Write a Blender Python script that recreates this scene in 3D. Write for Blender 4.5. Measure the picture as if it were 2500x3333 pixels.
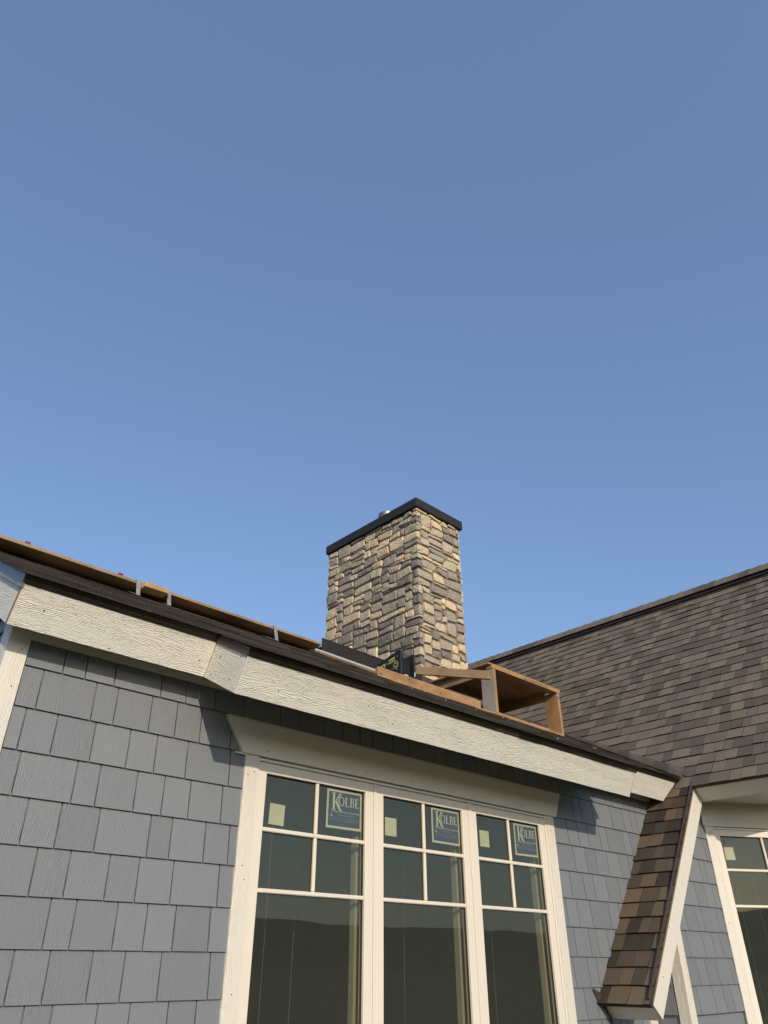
import bpy, bmesh, math, random
from mathutils import Vector, Matrix, noise
R = math.radians
S = bpy.context.scene
COL = S.collection
for o in list(bpy.data.objects):
    bpy.data.objects.remove(o, do_unlink=True)

# ---------------------------------------------------------------- camera, sky, sun, exposure
V = Vector
PITCH, YAW, ROLL = R(32.315), R(46.178), R(-0.1145)
Hd = V((math.cos(YAW), math.sin(YAW), 0)); Rt = V((math.sin(YAW), -math.cos(YAW), 0)); Zu = V((0, 0, 1))
Fw = math.cos(PITCH)*Hd + math.sin(PITCH)*Zu; Up = -math.sin(PITCH)*Hd + math.cos(PITCH)*Zu
Rr = math.cos(ROLL)*Rt + math.sin(ROLL)*Up; Ur = -math.sin(ROLL)*Rt + math.cos(ROLL)*Up
cam_d = bpy.data.cameras.new('camera'); cam = bpy.data.objects.new('camera', cam_d); COL.objects.link(cam)
cam_d.sensor_fit = 'HORIZONTAL'; cam_d.sensor_width = 36.0; cam_d.lens = 36.0*2345.4/2500.0
cam_d.clip_start = 0.05; cam_d.clip_end = 5000
M = Matrix((Rr, Ur, -Fw)).transposed().to_4x4(); cam.matrix_world = M
S.camera = cam

SUN_TRAVEL = V((0.45, 1.0, -0.435)).normalized()
to_sun = -SUN_TRAVEL
SUN_EL = math.asin(to_sun.z); SUN_AZ = math.atan2(to_sun.x, to_sun.y)
world = bpy.data.worlds.new('World'); S.world = world; world.use_nodes = True
wn = world.node_tree; wn.nodes.clear()
wo = wn.nodes.new('ShaderNodeOutputWorld'); wb = wn.nodes.new('ShaderNodeBackground'); sk = wn.nodes.new('ShaderNodeTexSky')
sk.sky_type = 'NISHITA'; sk.sun_disc = False; sk.sun_elevation = SUN_EL; sk.sun_rotation = SUN_AZ
sk.altitude = 200; sk.air_density = 1.0; sk.dust_density = 1.6; sk.ozone_density = 2.4
wb.inputs['Strength'].default_value = 0.092
# thin even haze over the whole dome, added to the clear sky
hz = wn.nodes.new('ShaderNodeMix'); hz.data_type = 'RGBA'; hz.blend_type = 'ADD'; hz.inputs[0].default_value = 1.0
hz.inputs[7].default_value = (0.61, 0.99, 1.84, 1)
wn.links.new(sk.outputs['Color'], hz.inputs[6]); wn.links.new(hz.outputs[2], wb.inputs['Color']); wn.links.new(wb.outputs['Background'], wo.inputs['Surface'])
sd = bpy.data.lights.new('sun', 'SUN'); sd.energy = 2.4; sd.angle = R(0.6); sd.color = (1.0, 0.87, 0.69)
sun = bpy.data.objects.new('sun', sd); COL.objects.link(sun); sun.location = (-20, -45, 18)
sun.rotation_euler = SUN_TRAVEL.to_track_quat('-Z', 'Y').to_euler()
S.view_settings.view_transform = 'Standard'; S.view_settings.look = 'None'
S.view_settings.gamma = 1.0; S.view_settings.exposure = 0.4; S.view_settings.use_curve_mapping = False
S.cycles.max_bounces = 8; S.cycles.transparent_max_bounces = 16

# ---------------------------------------------------------------- node materials
class NT:
    def __init__(s, name):
        s.m = bpy.data.materials.new(name); s.m.use_nodes = True; s.t = s.m.node_tree; s.t.nodes.clear()
        s.out = s.n('ShaderNodeOutputMaterial')
    def n(s, typ, **kw):
        nd = s.t.nodes.new(typ)
        for k, v in kw.items():
            setattr(nd, k, v)
        return nd
    def set(s, sock, v):
        if isinstance(v, bpy.types.NodeSocket): s.t.links.new(v, sock)
        else: sock.default_value = v
    def math(s, op, a, b=0.0, c=0.0, clamp=False):
        nd = s.n('ShaderNodeMath', operation=op, use_clamp=clamp)
        for i, v in enumerate((a, b, c)):
            s.set(nd.inputs[i], v)
        return nd.outputs[0]
    def comb(s, x, y, z=0.0):
        nd = s.n('ShaderNodeCombineXYZ')
        for i, v in enumerate((x, y, z)): s.set(nd.inputs[i], v)
        return nd.outputs[0]
    def noise(s, vec, scale=1.0, detail=2.0, rough=0.5, dist=0.0):
        nd = s.n('ShaderNodeTexNoise'); s.set(nd.inputs['Vector'], vec)
        nd.inputs['Scale'].default_value = scale; nd.inputs['Detail'].default_value = detail
        nd.inputs['Roughness'].default_value = rough; nd.inputs['Distortion'].default_value = dist
        return nd.outputs[0]
    def ramp(s, fac, stops, interp='LINEAR'):
        nd = s.n('ShaderNodeValToRGB'); s.set(nd.inputs[0], fac); cr = nd.color_ramp; cr.interpolation = interp
        while len(cr.elements) < len(stops): cr.elements.new(0.5)
        for e, (p, c) in zip(cr.elements, stops):
            e.position = p; e.color = (*c, 1) if len(c) == 3 else c
        return nd.outputs[0]
    def mix(s, fac, a, b, typ='MIX'):
        nd = s.n('ShaderNodeMix', data_type='RGBA', blend_type=typ); s.set(nd.inputs[0], fac)
        for i, v in ((6, a), (7, b)):
            if isinstance(v, tuple): v = (*v, 1) if len(v) == 3 else v
            s.set(nd.inputs[i], v)
        return nd.outputs[2]
    def mapr(s, v, a, b, c, d):
        nd = s.n('ShaderNodeMapRange'); s.set(nd.inputs[0], v)
        for i, x in enumerate((a, b, c, d)): nd.inputs[i+1].default_value = x
        return nd.outputs[0]
    def bump(s, h, strength, dist):
        nd = s.n('ShaderNodeBump'); s.set(nd.inputs['Height'], h)
        nd.inputs['Strength'].default_value = strength; nd.inputs['Distance'].default_value = dist
        return nd.outputs[0]
    def uv(s):
        nd = s.n('ShaderNodeUVMap'); sp = s.n('ShaderNodeSeparateXYZ'); s.t.links.new(nd.outputs[0], sp.inputs[0])
        return sp.outputs[0], sp.outputs[1]
    def obj(s): return s.n('ShaderNodeTexCoord').outputs['Object']
    def rnd(s): return s.n('ShaderNodeObjectInfo').outputs['Random']
    def rnd2(s):
        a = s.n('ShaderNodeObjectInfo').outputs['Random']; b = s.n('ShaderNodeNewGeometry').outputs['Random Per Island']
        return s.math('FRACT', s.math('ADD', a, b))
    def pbr(s, col, rough=0.6, metal=0.0, nor=None, spec=0.4):
        b = s.n('ShaderNodeBsdfPrincipled')
        if isinstance(col, tuple): col = (*col, 1)
        s.set(b.inputs['Base Color'], col); s.set(b.inputs['Roughness'], rough); s.set(b.inputs['Metallic'], metal)
        s.set(b.inputs['Specular IOR Level'], spec)
        if nor is not None: s.set(b.inputs['Normal'], nor)
        s.t.links.new(b.outputs[0], s.out.inputs[0]); return s.m

def mat_embossed(name, col, strength=1.0, freq=900.0):
    k = NT(name); u, v = k.uv(); r = k.rnd()
    uo = k.math('ADD', u, k.math('MULTIPLY', r, 37.0)); vo = k.math('ADD', v, k.math('MULTIPLY', r, 11.0))
    w = k.noise(k.comb(k.math('MULTIPLY', uo, 1.5), k.math('MULTIPLY', vo, 9.0)), 1.0, 2.0, 0.5)
    w2 = k.noise(k.comb(k.math('MULTIPLY', uo, 14.0), k.math('MULTIPLY', vo, 60.0)), 1.0, 3.0, 0.6)
    ph = k.math('ADD', k.math('MULTIPLY', vo, freq), k.math('ADD', k.math('MULTIPLY', w, 60.0), k.math('MULTIPLY', w2, 14.0)))
    ln = k.math('POWER', k.math('MULTIPLY_ADD', k.math('SINE', ph), 0.5, 0.5), 3.0)
    dash = k.mapr(k.noise(k.comb(k.math('MULTIPLY', uo, 18.0), k.math('MULTIPLY', vo, 110.0)), 1.0, 2.0), 0.36, 0.60, 0.40, 1.0)
    patch = k.math('MULTIPLY', dash, k.mapr(k.noise(k.comb(k.math('MULTIPLY', uo, 2.2), k.math('MULTIPLY', vo, 16.0)), 1.0, 2.0), 0.40, 0.58, 0.5, 1.0))
    fine = k.noise(k.comb(k.math('MULTIPLY', uo, 60.0), k.math('MULTIPLY', vo, 420.0)), 1.0, 2.0)
    h = k.math('ADD', k.math('MULTIPLY', ln, patch), k.math('MULTIPLY', fine, 0.55))
    c = k.mix(k.mapr(w2, 0.3, 0.7, 0.0, 1.0), tuple(x*0.94 for x in col), tuple(min(1, x*1.03) for x in col))
    c = k.mix(k.math('MULTIPLY', k.math('MULTIPLY', ln, patch), 0.12), c, tuple(x*0.7 for x in col))
    return k.pbr(c, 0.55, 0, k.bump(h, strength, 0.0026))

def mat_paint(name, col, rough=0.45, var=0.05):
    k = NT(name); o = k.obj(); n1 = k.noise(o, 6.0, 3.0); n2 = k.noise(o, 140.0, 2.0)
    c = k.mix(n1, tuple(x*(1-var) for x in col), tuple(min(1, x*(1+var)) for x in col))
    return k.pbr(c, rough, 0, k.bump(n2, 0.12, 0.001))

def mat_siding(name):
    k = NT(name); u, v = k.uv(); r = k.rnd2()
    uo = k.math('ADD', u, k.math('MULTIPLY', r, 53.0)); vo = k.math('ADD', v, k.math('MULTIPLY', r, 19.0))
    w = k.noise(k.comb(k.math('MULTIPLY', uo, 5.0), k.math('MULTIPLY', vo, 14.0)), 1.0, 2.0)
    ph = k.math('ADD', k.math('MULTIPLY', vo, 950.0), k.math('MULTIPLY', w, 46.0))
    ln = k.math('POWER', k.math('MULTIPLY_ADD', k.math('SINE', ph), 0.5, 0.5), 2.5)
    fine = k.noise(k.comb(k.math('MULTIPLY', uo, 12.0), k.math('MULTIPLY', vo, 380.0)), 1.0, 3.0, 0.6)
    h = k.math('ADD', k.math('MULTIPLY', ln, k.mapr(w, 0.4, 0.6, 0.2, 0.8)), fine)
    c = k.mix(r, (0.150, 0.164, 0.181), (0.188, 0.202, 0.221))
    c = k.mix(k.mapr(fine, 0.35, 0.7, 0.0, 0.5), c, (0.212, 0.224, 0.240))
    dirt = k.noise(k.obj(), 3.0, 4.0, 0.6)
    c = k.mix(k.mapr(dirt, 0.5, 0.8, 0.0, 0.25), c, (0.215, 0.215, 0.205))
    return k.pbr(c, 0.5, 0, k.bump(h, 0.65, 0.0018))

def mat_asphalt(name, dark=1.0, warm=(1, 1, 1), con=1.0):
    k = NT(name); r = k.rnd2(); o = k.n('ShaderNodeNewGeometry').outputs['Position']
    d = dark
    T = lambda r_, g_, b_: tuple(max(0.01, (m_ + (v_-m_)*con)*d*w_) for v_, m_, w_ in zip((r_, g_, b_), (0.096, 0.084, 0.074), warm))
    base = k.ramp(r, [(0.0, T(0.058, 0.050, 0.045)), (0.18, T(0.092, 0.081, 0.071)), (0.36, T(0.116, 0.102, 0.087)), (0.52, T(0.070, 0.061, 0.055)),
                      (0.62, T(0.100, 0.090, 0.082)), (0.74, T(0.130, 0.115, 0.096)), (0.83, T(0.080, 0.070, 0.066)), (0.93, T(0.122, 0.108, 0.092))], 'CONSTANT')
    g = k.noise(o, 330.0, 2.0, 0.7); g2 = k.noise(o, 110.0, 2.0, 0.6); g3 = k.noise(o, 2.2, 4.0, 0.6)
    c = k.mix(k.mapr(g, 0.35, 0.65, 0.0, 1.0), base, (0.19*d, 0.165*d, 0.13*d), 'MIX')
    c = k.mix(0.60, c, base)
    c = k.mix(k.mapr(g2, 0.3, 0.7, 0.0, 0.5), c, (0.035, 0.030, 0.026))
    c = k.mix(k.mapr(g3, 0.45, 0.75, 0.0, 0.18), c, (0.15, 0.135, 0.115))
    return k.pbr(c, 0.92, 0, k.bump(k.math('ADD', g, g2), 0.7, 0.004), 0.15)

def mat_stone(name):
    k = NT(name); r = k.rnd2(); o = k.obj()
    base = k.ramp(r, [(0.0, (0.295, 0.262, 0.217)), (0.14, (0.541, 0.455, 0.330)), (0.26, (0.186, 0.170, 0.151)), (0.38, (0.391, 0.340, 0.263)),
                      (0.48, (0.731, 0.594, 0.400)), (0.58, (0.239, 0.214, 0.178)), (0.70, (0.480, 0.407, 0.296)), (0.80, (0.351, 0.294, 0.223)), (0.90, (0.645, 0.504, 0.321))], 'CONSTANT')
    off = k.n('ShaderNodeVectorMath', operation='ADD'); k.set(off.inputs[0], o); k.set(off.inputs[1], k.comb(k.math('MULTIPLY', r, 31.0), k.math('MULTIPLY', r, 17.0), 0.0))
    p = off.outputs[0]
    a = k.noise(p, 13.0, 4.0, 0.65, 0.4); b = k.noise(p, 70.0, 3.0, 0.7)
    vor = k.n('ShaderNodeTexVoronoi'); k.set(vor.inputs['Vector'], p); vor.inputs['Scale'].default_value = 34.0
    c = k.mix(k.mapr(a, 0.36, 0.72, 0.0, 0.5), base, (0.58, 0.49, 0.36))
    c = k.mix(k.mapr(b, 0.42, 0.72, 0.0, 0.5), c, (0.19, 0.17, 0.15))
    c = k.mix(0.45, c, base)
    h = k.math('ADD', k.math('MULTIPLY', a, 1.4), k.math('ADD', k.math('MULTIPLY', b, 0.5), k.math('MULTIPLY', vor.outputs['Distance'], 0.5)))
    return k.pbr(c, 0.85, 0, k.bump(h, 0.9, 0.012), 0.2)

def mat_wood(name, c1, c2, rough=0.7, knots=True):
    k = NT(name); u, v = k.uv(); r = k.rnd()
    uo = k.math('ADD', u, k.math('MULTIPLY', r, 23.0)); vo = k.math('ADD', v, k.math('MULTIPLY', r, 7.0))
    w = k.noise(k.comb(k.math('MULTIPLY', uo, 2.0), k.math('MULTIPLY', vo, 14.0)), 1.0, 3.0)
    ln = k.math('MULTIPLY_ADD', k.math('SINE', k.math('ADD', k.math('MULTIPLY', vo, 420.0), k.math('MULTIPLY', w, 42.0))), 0.5, 0.5)
    f = k.noise(k.comb(k.math('MULTIPLY', uo, 8.0), k.math('MULTIPLY', vo, 240.0)), 1.0, 3.0)
    c = k.mix(k.math('ADD', k.math('MULTIPLY', ln, 0.35), k.math('MULTIPLY', f, 0.65)), c1, c2)
    kn = k.noise(k.comb(k.math('MULTIPLY', uo, 10.0), k.math('MULTIPLY', vo, 26.0)), 1.0, 1.0)
    c = k.mix(k.mapr(kn, 0.68, 0.76, 0.0, 0.75), c, tuple(x*0.28 for x in c1))
    st = k.noise(k.comb(k.math('MULTIPLY', uo, 3.0), k.math('MULTIPLY', vo, 6.0)), 1.0, 4.0)
    c = k.mix(k.mapr(st, 0.46, 0.72, 0.0, 0.65), c, tuple(x*0.45 for x in c1))
    return k.pbr(c, rough, 0, k.bump(f, 0.35, 0.0015))

def mat_metal(name, col, rough=0.45, metal=0.35):
    k = NT(name); o = k.obj(); n1 = k.noise(o, 9.0, 4.0, 0.6)
    c = k.mix(k.mapr(n1, 0.35, 0.7, 0.0, 1.0), tuple(x*0.82 for x in col), tuple(x*1.18 for x in col))
    return k.pbr(c, k.mapr(n1, 0.3, 0.7, rough-0.08, rough+0.12), metal, k.bump(n1, 0.08, 0.004))

def mat_glass(name):
    k = NT(name); tr = k.n('ShaderNodeBsdfTransparent'); tr.inputs[0].default_value = (0.82, 0.825, 0.775, 1)
    gl = k.n('ShaderNodeBsdfGlossy'); gl.inputs['Roughness'].default_value = 0.0; gl.inputs[0].default_value = (1.0, 0.96, 0.78, 1)
    wv = k.noise(k.obj(), 1.7, 2.0); nb = k.bump(wv, 0.03, 0.02); k.set(gl.inputs['Normal'], nb)
    g = k.n('ShaderNodeNewGeometry'); dt = k.n('ShaderNodeVectorMath', operation='DOT_PRODUCT')
    k.t.links.new(g.outputs['Incoming'], dt.inputs[0]); k.t.links.new(g.outputs['Normal'], dt.inputs[1])
    c = k.math('ABSOLUTE', dt.outputs['Value']); fac = k.math('MULTIPLY_ADD', k.math('POWER', k.math('SUBTRACT', 1.0, c), 5.0), 0.95, 0.05, clamp=True)
    mx = k.n('ShaderNodeMixShader'); k.set(mx.inputs[0], fac)
    k.t.links.new(tr.outputs[0], mx.inputs[1]); k.t.links.new(gl.outputs[0], mx.inputs[2])
    df = k.n('ShaderNodeBsdfDiffuse'); df.inputs[0].default_value = (0.70, 0.75, 0.66, 1)        # protective film: a faint dusty veil
    m2 = k.n('ShaderNodeMixShader'); m2.inputs[0].default_value = 0.021
    k.t.links.new(mx.outputs[0], m2.inputs[1]); k.t.links.new(df.outputs[0], m2.inputs[2]); k.t.links.new(m2.outputs[0], k.out.inputs[0])
    return k.m

def mat_flat(name, col, rough=0.6, n=0.08):
    k = NT(name); a = k.noise(k.obj(), 22.0, 3.0)
    return k.pbr(k.mix(a, tuple(x*(1-n) for x in col), tuple(min(1, x*(1+n)) for x in col)), rough)

def mat_ground(name):
    k = NT(name); o = k.obj(); a = k.noise(o, 0.22, 5.0, 0.6); b = k.noise(o, 3.5, 4.0, 0.65); c0 = k.noise(o, 0.012, 3.0)
    c = k.mix(k.mapr(a, 0.42, 0.58, 0, 1), (0.120, 0.098, 0.068), (0.050, 0.066, 0.028))
    c = k.mix(k.mapr(b, 0.3, 0.7, 0, 0.6), c, (0.085, 0.072, 0.048))
    c = k.mix(k.mapr(c0, 0.45, 0.6, 0, 0.5), c, (0.06, 0.075, 0.035))
    return k.pbr(c, 0.95, 0, k.bump(b, 0.6, 0.05), 0.1)

def mat_hills(name):
    k = NT(name); o = k.obj(); a = k.noise(o, 0.11, 4.0, 0.65); b = k.noise(o, 0.012, 3.0)
    c = k.mix(k.mapr(a, 0.35, 0.65, 0, 1), (0.030, 0.052, 0.036), (0.075, 0.105, 0.065))
    c = k.mix(k.mapr(b, 0.4, 0.7, 0, 0.5), c, (0.06, 0.092, 0.075))
    return k.pbr(c, 0.95, 0, k.bump(a, 0.8, 3.0), 0.05)

CREAM = (0.76, 0.725, 0.645)
M_EMB = mat_embossed('embossed_trim_paint', CREAM)
M_EMB2 = mat_embossed('soft_grain_trim_paint', (0.69, 0.65, 0.565), 0.6, 700.0)
M_TRIM = mat_paint('trim_paint', (0.69, 0.655, 0.57))
M_SASH = mat_paint('window_clad_paint', (0.71, 0.655, 0.56), 0.35, 0.02)
M_SIDE = mat_siding('blue_grey_siding')
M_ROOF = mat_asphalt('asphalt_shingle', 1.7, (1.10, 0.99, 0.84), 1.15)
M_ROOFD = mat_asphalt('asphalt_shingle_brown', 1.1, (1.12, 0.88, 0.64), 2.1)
M_ROOFE = mat_asphalt('asphalt_shingle_dark', 1.0, (1.02, 0.95, 0.86), 1.7)
M_VAL = [mat_flat('valley_asphalt_%d' % i, c, 0.9, 0.3) for i, c in enumerate(((0.29, 0.245, 0.20), (0.20, 0.172, 0.142), (0.25, 0.212, 0.172)))]
M_CUT = mat_flat('asphalt_cut_edge', (0.022, 0.020, 0.018), 0.9)
M_CUTF = mat_asphalt('asphalt_worn_edge', 0.5, (1, 1, 1), 1.8)
M_STONE = mat_stone('chimney_stone')
M_MORT = mat_flat('mortar', (0.17, 0.138, 0.104), 0.95, 0.2)
M_LUM = mat_wood('lumber', (0.30, 0.165, 0.070), (0.44, 0.27, 0.13))
M_LUMD = mat_wood('worn_lumber', (0.25, 0.155, 0.08), (0.40, 0.27, 0.155))
M_LUMG = mat_wood('weathered_lumber', (0.27, 0.245, 0.21), (0.40, 0.37, 0.32))
M_LUMB = mat_wood('fresh_lumber', (0.50, 0.33, 0.15), (0.64, 0.45, 0.24))
M_PLY = mat_wood('plywood', (0.30, 0.165, 0.07), (0.46, 0.28, 0.14))
M_BROWN = mat_metal('brown_metal', (0.075, 0.058, 0.046), 0.5, 0.25)
M_BLACK = mat_metal('black_metal', (0.020, 0.019, 0.018), 0.6, 0.05)
M_STEEL = mat_metal('stainless_steel', (0.30, 0.26, 0.20), 0.32, 1.0)
M_GALV = mat_metal('galvanized_steel', (0.30, 0.30, 0.29), 0.55, 0.35)
M_BPLAS = mat_flat('black_plastic', (0.012, 0.012, 0.013), 0.38, 0.2)
M_YEL = mat_flat('yellow_print', (0.55, 0.55, 0.16), 0.6)
M_WPRINT = mat_flat('pale_print', (0.62, 0.62, 0.55), 0.6)
M_GLASS = mat_glass('low_e_glass')
M_NAVY = mat_flat('navy_print', (0.048, 0.072, 0.190), 0.6, 0.1)
M_CREAMP = mat_flat('cream_print', (0.78, 0.77, 0.62), 0.7, 0.05)
M_FINE = mat_flat('grey_blue_print', (0.17, 0.22, 0.27), 0.7, 0.05)
M_PAPER = mat_flat('paper', (0.78, 0.79, 0.63), 0.8, 0.06)
M_RED = mat_flat('red_plastic', (0.26, 0.016, 0.02), 0.4, 0.1)
M_BLUE = mat_flat('blue_tape', (0.04, 0.16, 0.45), 0.5, 0.1)
M_NAIL = mat_flat('nail_dark', (0.06, 0.05, 0.04), 0.6)
M_NAILS = mat_flat('nail_bright', (0.55, 0.53, 0.48), 0.5)
M_ROOM = mat_flat('room_wall', (0.20, 0.19, 0.15), 0.9, 0.15)
M_JAMB = mat_flat('jamb_wood', (0.42, 0.395, 0.31), 0.6)
M_RAWEND = mat_wood('raw_end', (0.33, 0.19, 0.09), (0.46, 0.28, 0.15))
M_WHITE = mat_paint('white_coated_metal', (0.72, 0.71, 0.68), 0.4)
M_TAPE = mat_flat('plastic_seam', (0.20, 0.205, 0.185), 0.6)
M_GROUND = mat_ground('ground_dirt_grass'); M_HILL = mat_hills('wooded_hills')

# ---------------------------------------------------------------- mesh helpers
def tag(o, label=None, cat=None, group=None, kind=None):
    if label: o['label'] = label
    if cat: o['category'] = cat
    if group: o['group'] = group
    if kind: o['kind'] = kind
    return o
WLOC = {}
def attach(o, parent):
    if parent is not None:
        o.parent = parent
        o.matrix_parent_inverse = WLOC.get(parent.name, Matrix.Identity(4)).inverted()
def empty(name, loc):
    o = bpy.data.objects.new(name, None); COL.objects.link(o); o.location = loc; o.empty_display_size = 0.2
    WLOC[o.name] = Matrix.Translation(V(loc)); return o
def grain_uv(bm, g):
    bm.normal_update(); uvl = bm.loops.layers.uv.verify(); g = V(g).normalized()
    for f in bm.faces:
        n = f.normal; gg = g
        if abs(n.dot(g)) > 0.9:
            a = V((1, 0, 0)) if abs(n.x) < 0.7 else V((0, 1, 0)); gg = (a - n*a.dot(n)).normalized()
        ac = n.cross(gg)
        for l in f.loops:
            l[uvl].uv = (l.vert.co.dot(gg), l.vert.co.dot(ac))
def link_bm(bm, name, mat, parent=None, grain=(1, 0, 0), smooth=False):
    bmesh.ops.recalc_face_normals(bm, faces=bm.faces[:])
    grain_uv(bm, grain)
    me = bpy.data.meshes.new(name); bm.to_mesh(me); bm.free()
    for mm in (mat if isinstance(mat, (list, tuple)) else [mat]): me.materials.append(mm)
    if smooth:
        for p in me.polygons: p.use_smooth = True
    o = bpy.data.objects.new(name, me); COL.objects.link(o); attach(o, parent); WLOC.setdefault(o.name, Matrix.Identity(4)); return o
def add_hex(bm, o, ex, ey, ez):
    o, ex, ey, ez = V(o), V(ex), V(ey), V(ez)
    vs = [bm.verts.new(o + a*ex + b*ey + c*ez) for c in (0, 1) for b in (0, 1) for a in (0, 1)]
    fs = [(0, 2, 3, 1), (4, 5, 7, 6), (0, 1, 5, 4), (2, 6, 7, 3), (0, 4, 6, 2), (1, 3, 7, 5)]
    return [bm.faces.new([vs[i] for i in f]) for f in fs]
def bevel(bm, w, seg=1):
    if w > 0: bmesh.ops.bevel(bm, geom=bm.edges[:], offset=w, segments=seg, affect='EDGES', profile=0.5)
def hexa(name, o, ex, ey, ez, mat, parent=None, bv=0.0, grain=None):
    bm = bmesh.new(); add_hex(bm, o, ex, ey, ez); bevel(bm, bv)
    if grain is None: grain = max((V(ex), V(ey), V(ez)), key=lambda v: v.length)
    return link_bm(bm, name, mat, parent, grain)
def box(name, x0, x1, y0, y1, z0, z1, mat, parent=None, bv=0.0, grain=None):
    return hexa(name, (x0, y0, z0), (x1-x0, 0, 0), (0, y1-y0, 0), (0, 0, z1-z0), mat, parent, bv, grain)
def add_prism(bm, pts, vec):
    vec = V(vec); a = [bm.verts.new(V(p)) for p in pts]; b = [bm.verts.new(V(p)+vec) for p in pts]; n = len(pts)
    bm.faces.new(a[::-1]); bm.faces.new(b)
    for i in range(n): bm.faces.new((a[i], a[(i+1) % n], b[(i+1) % n], b[i]))
def prism(name, pts, vec, mat, parent=None, bv=0.0, grain=(1, 0, 0)):
    bm = bmesh.new(); add_prism(bm, pts, vec); bevel(bm, bv); return link_bm(bm, name, mat, parent, grain)
def add_cyl(bm, c, ax, r, h, seg=16, r2=None):
    ax = V(ax).normalized(); t = V((0, 0, 1)) if abs(ax.z) < 0.9 else V((1, 0, 0)); a = ax.cross(t).normalized(); b = ax.cross(a)
    r2 = r if r2 is None else r2
    lo = [bm.verts.new(V(c) + (a*math.cos(i*2*math.pi/seg) + b*math.sin(i*2*math.pi/seg))*r) for i in range(seg)]
    hi = [bm.verts.new(V(c) + ax*h + (a*math.cos(i*2*math.pi/seg) + b*math.sin(i*2*math.pi/seg))*r2) for i in range(seg)]
    for i in range(seg): bm.faces.new((lo[i], lo[(i+1) % seg], hi[(i+1) % seg], hi[i]))
    bm.faces.new(lo[::-1]); bm.faces.new(hi)
def inst(name, mesh, mw, parent):
    o = bpy.data.objects.new(name, mesh); COL.objects.link(o)
    if parent is not None:
        o.parent = parent; o.matrix_parent_inverse = WLOC.get(parent.name, Matrix.Identity(4)).inverted()
    o.matrix_basis = mw; return o
rnd = random.Random(7)

# ---------------------------------------------------------------- ground and distance (all heights are relative to the camera eye)
GZ = -1.62
bm = bmesh.new()
N = 60
def gz(x, y):
    d = math.hypot(x, y); return GZ + (0 if d < 25 else min(d-25, 400)*0.004*noise.noise(V((x*0.004, y*0.004, 0))))
gx = [-2500, -1500, -900, -500, -300, -180, -110, -70, -45, -28, -16, -8, -3, 0, 3, 8, 16, 28, 45, 70, 110, 180, 300, 500, 900, 1500, 2500]
gv = [[bm.verts.new((x, y, gz(x, y))) for x in gx] for y in gx]
for j in range(len(gx)-1):
    for i in range(len(gx)-1): bm.faces.new((gv[j][i], gv[j][i+1], gv[j+1][i+1], gv[j+1][i]))
tag(link_bm(bm, 'ground', M_GROUND), kind='structure')
bm = bmesh.new()                                                    # wooded ridge far in front of the house, seen mirrored in the panes
cols = []
NA = 720
for i in range(NA+1):
    deg = -140 + i*125/NA; az = R(deg); d = 620
    el = 2.75 + 0.62*math.tanh((-deg-46)/14) + 0.16*noise.noise(V((deg*0.10, 0, 4))) + 0.09*noise.noise(V((deg*0.55, 0, 2))) + 0.055*noise.noise(V((deg*2.1, 0, 1))) + 0.03*noise.noise(V((deg*5.0, 3, 1)))
    c = []
    for j, f in enumerate((0, 0.3, 0.6, 0.85, 1.0, 0.9, 0.0)):
        dd = d + (0, 40, 90, 130, 160, 220, 420)[j]
        h = (d+160)*math.tan(R(el))*f
        c.append(bm.verts.new((dd*math.cos(az), dd*math.sin(az), GZ - 2 + h + (5*noise.noise(V((deg*0.9, j*1.7, 0))) if 0 < j < 4 else 0))))
    cols.append(c)
for i in range(NA):
    for j in range(6): bm.faces.new((cols[i][j], cols[i+1][j], cols[i+1][j+1], cols[i][j+1]))
tag(link_bm(bm, 'hills', M_HILL, smooth=True), kind='structure')

# ---------------------------------------------------------------- house
house = tag(empty('house', (3.4, 5.0, GZ)), 'blue grey shingled house under construction with cream trim, brown asphalt roofs and a stone chimney', 'house')
YF = 3.285                                                          # plane of the shingled face
EXPO = 0.1776
def rowz(k): return 0.950 + k*EXPO                                  # bottom edge of siding course k
ROWS = {1: [1.124, 1.229, 1.37, 1.614, 1.754, 1.924, 2.1, 2.345, 2.483],
        0: [1.047, 1.294, 1.402, 1.58, 1.719, 1.859, 2.04],
        -1: [1.016, 1.154, 1.329, 1.5, 1.64, 1.807, 2.054], -2: [1.04, 1.286, 1.392, 1.572, 1.711, 1.851, 2.031],
        -3: [1.118, 1.258, 1.428, 1.672, 1.782, 1.961, 2.096], -4: [1.2, 1.338, 1.512, 1.65, 1.819, 2.062],
        -5: [1.057, 1.299, 1.405, 1.585, 1.722, 1.861, 2.04], -6: [1.03, 1.203, 1.34, 1.514, 1.654, 1.821, 2.065],
        -7: [1.11, 1.285, 1.392, 1.573, 1.711, 1.885, 2.02]}
ROWR = {1: [5.477, 5.655, 5.759, 5.936, 6.114], 0: [4.919, 5.164, 5.267, 5.445, 5.711, 5.902, 6.021], -1: [5.051, 5.19, 5.326, 5.497, 5.601, 5.852],
        -2: [5.094, 5.259, 5.391, 5.559], -3: [5.006, 5.177, 5.314, 5.492], -4: [4.92, 5.053, 5.224, 5.475],
        -5: [4.975, 5.156, 5.262], -6: [4.921, 5.097, 5.207], -7: [5.006, 5.145]}
ROWW = {-1: [6.49, 6.737], -2: [6.19, 6.33, 6.573, 6.675], -3: [6.4, 6.576, 6.719], -4: [6.141, 6.324, 6.433, 6.69],
        -5: [6.1, 6.35, 6.519, 6.659], -6: [6.167, 6.317, 6.492, 6.737], -7: [6.092, 6.342, 6.52, 6.657]}
SEQ = [0.14, 0.105, 0.176, 0.139, 0.246, 0.106, 0.178, 0.139]
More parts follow.
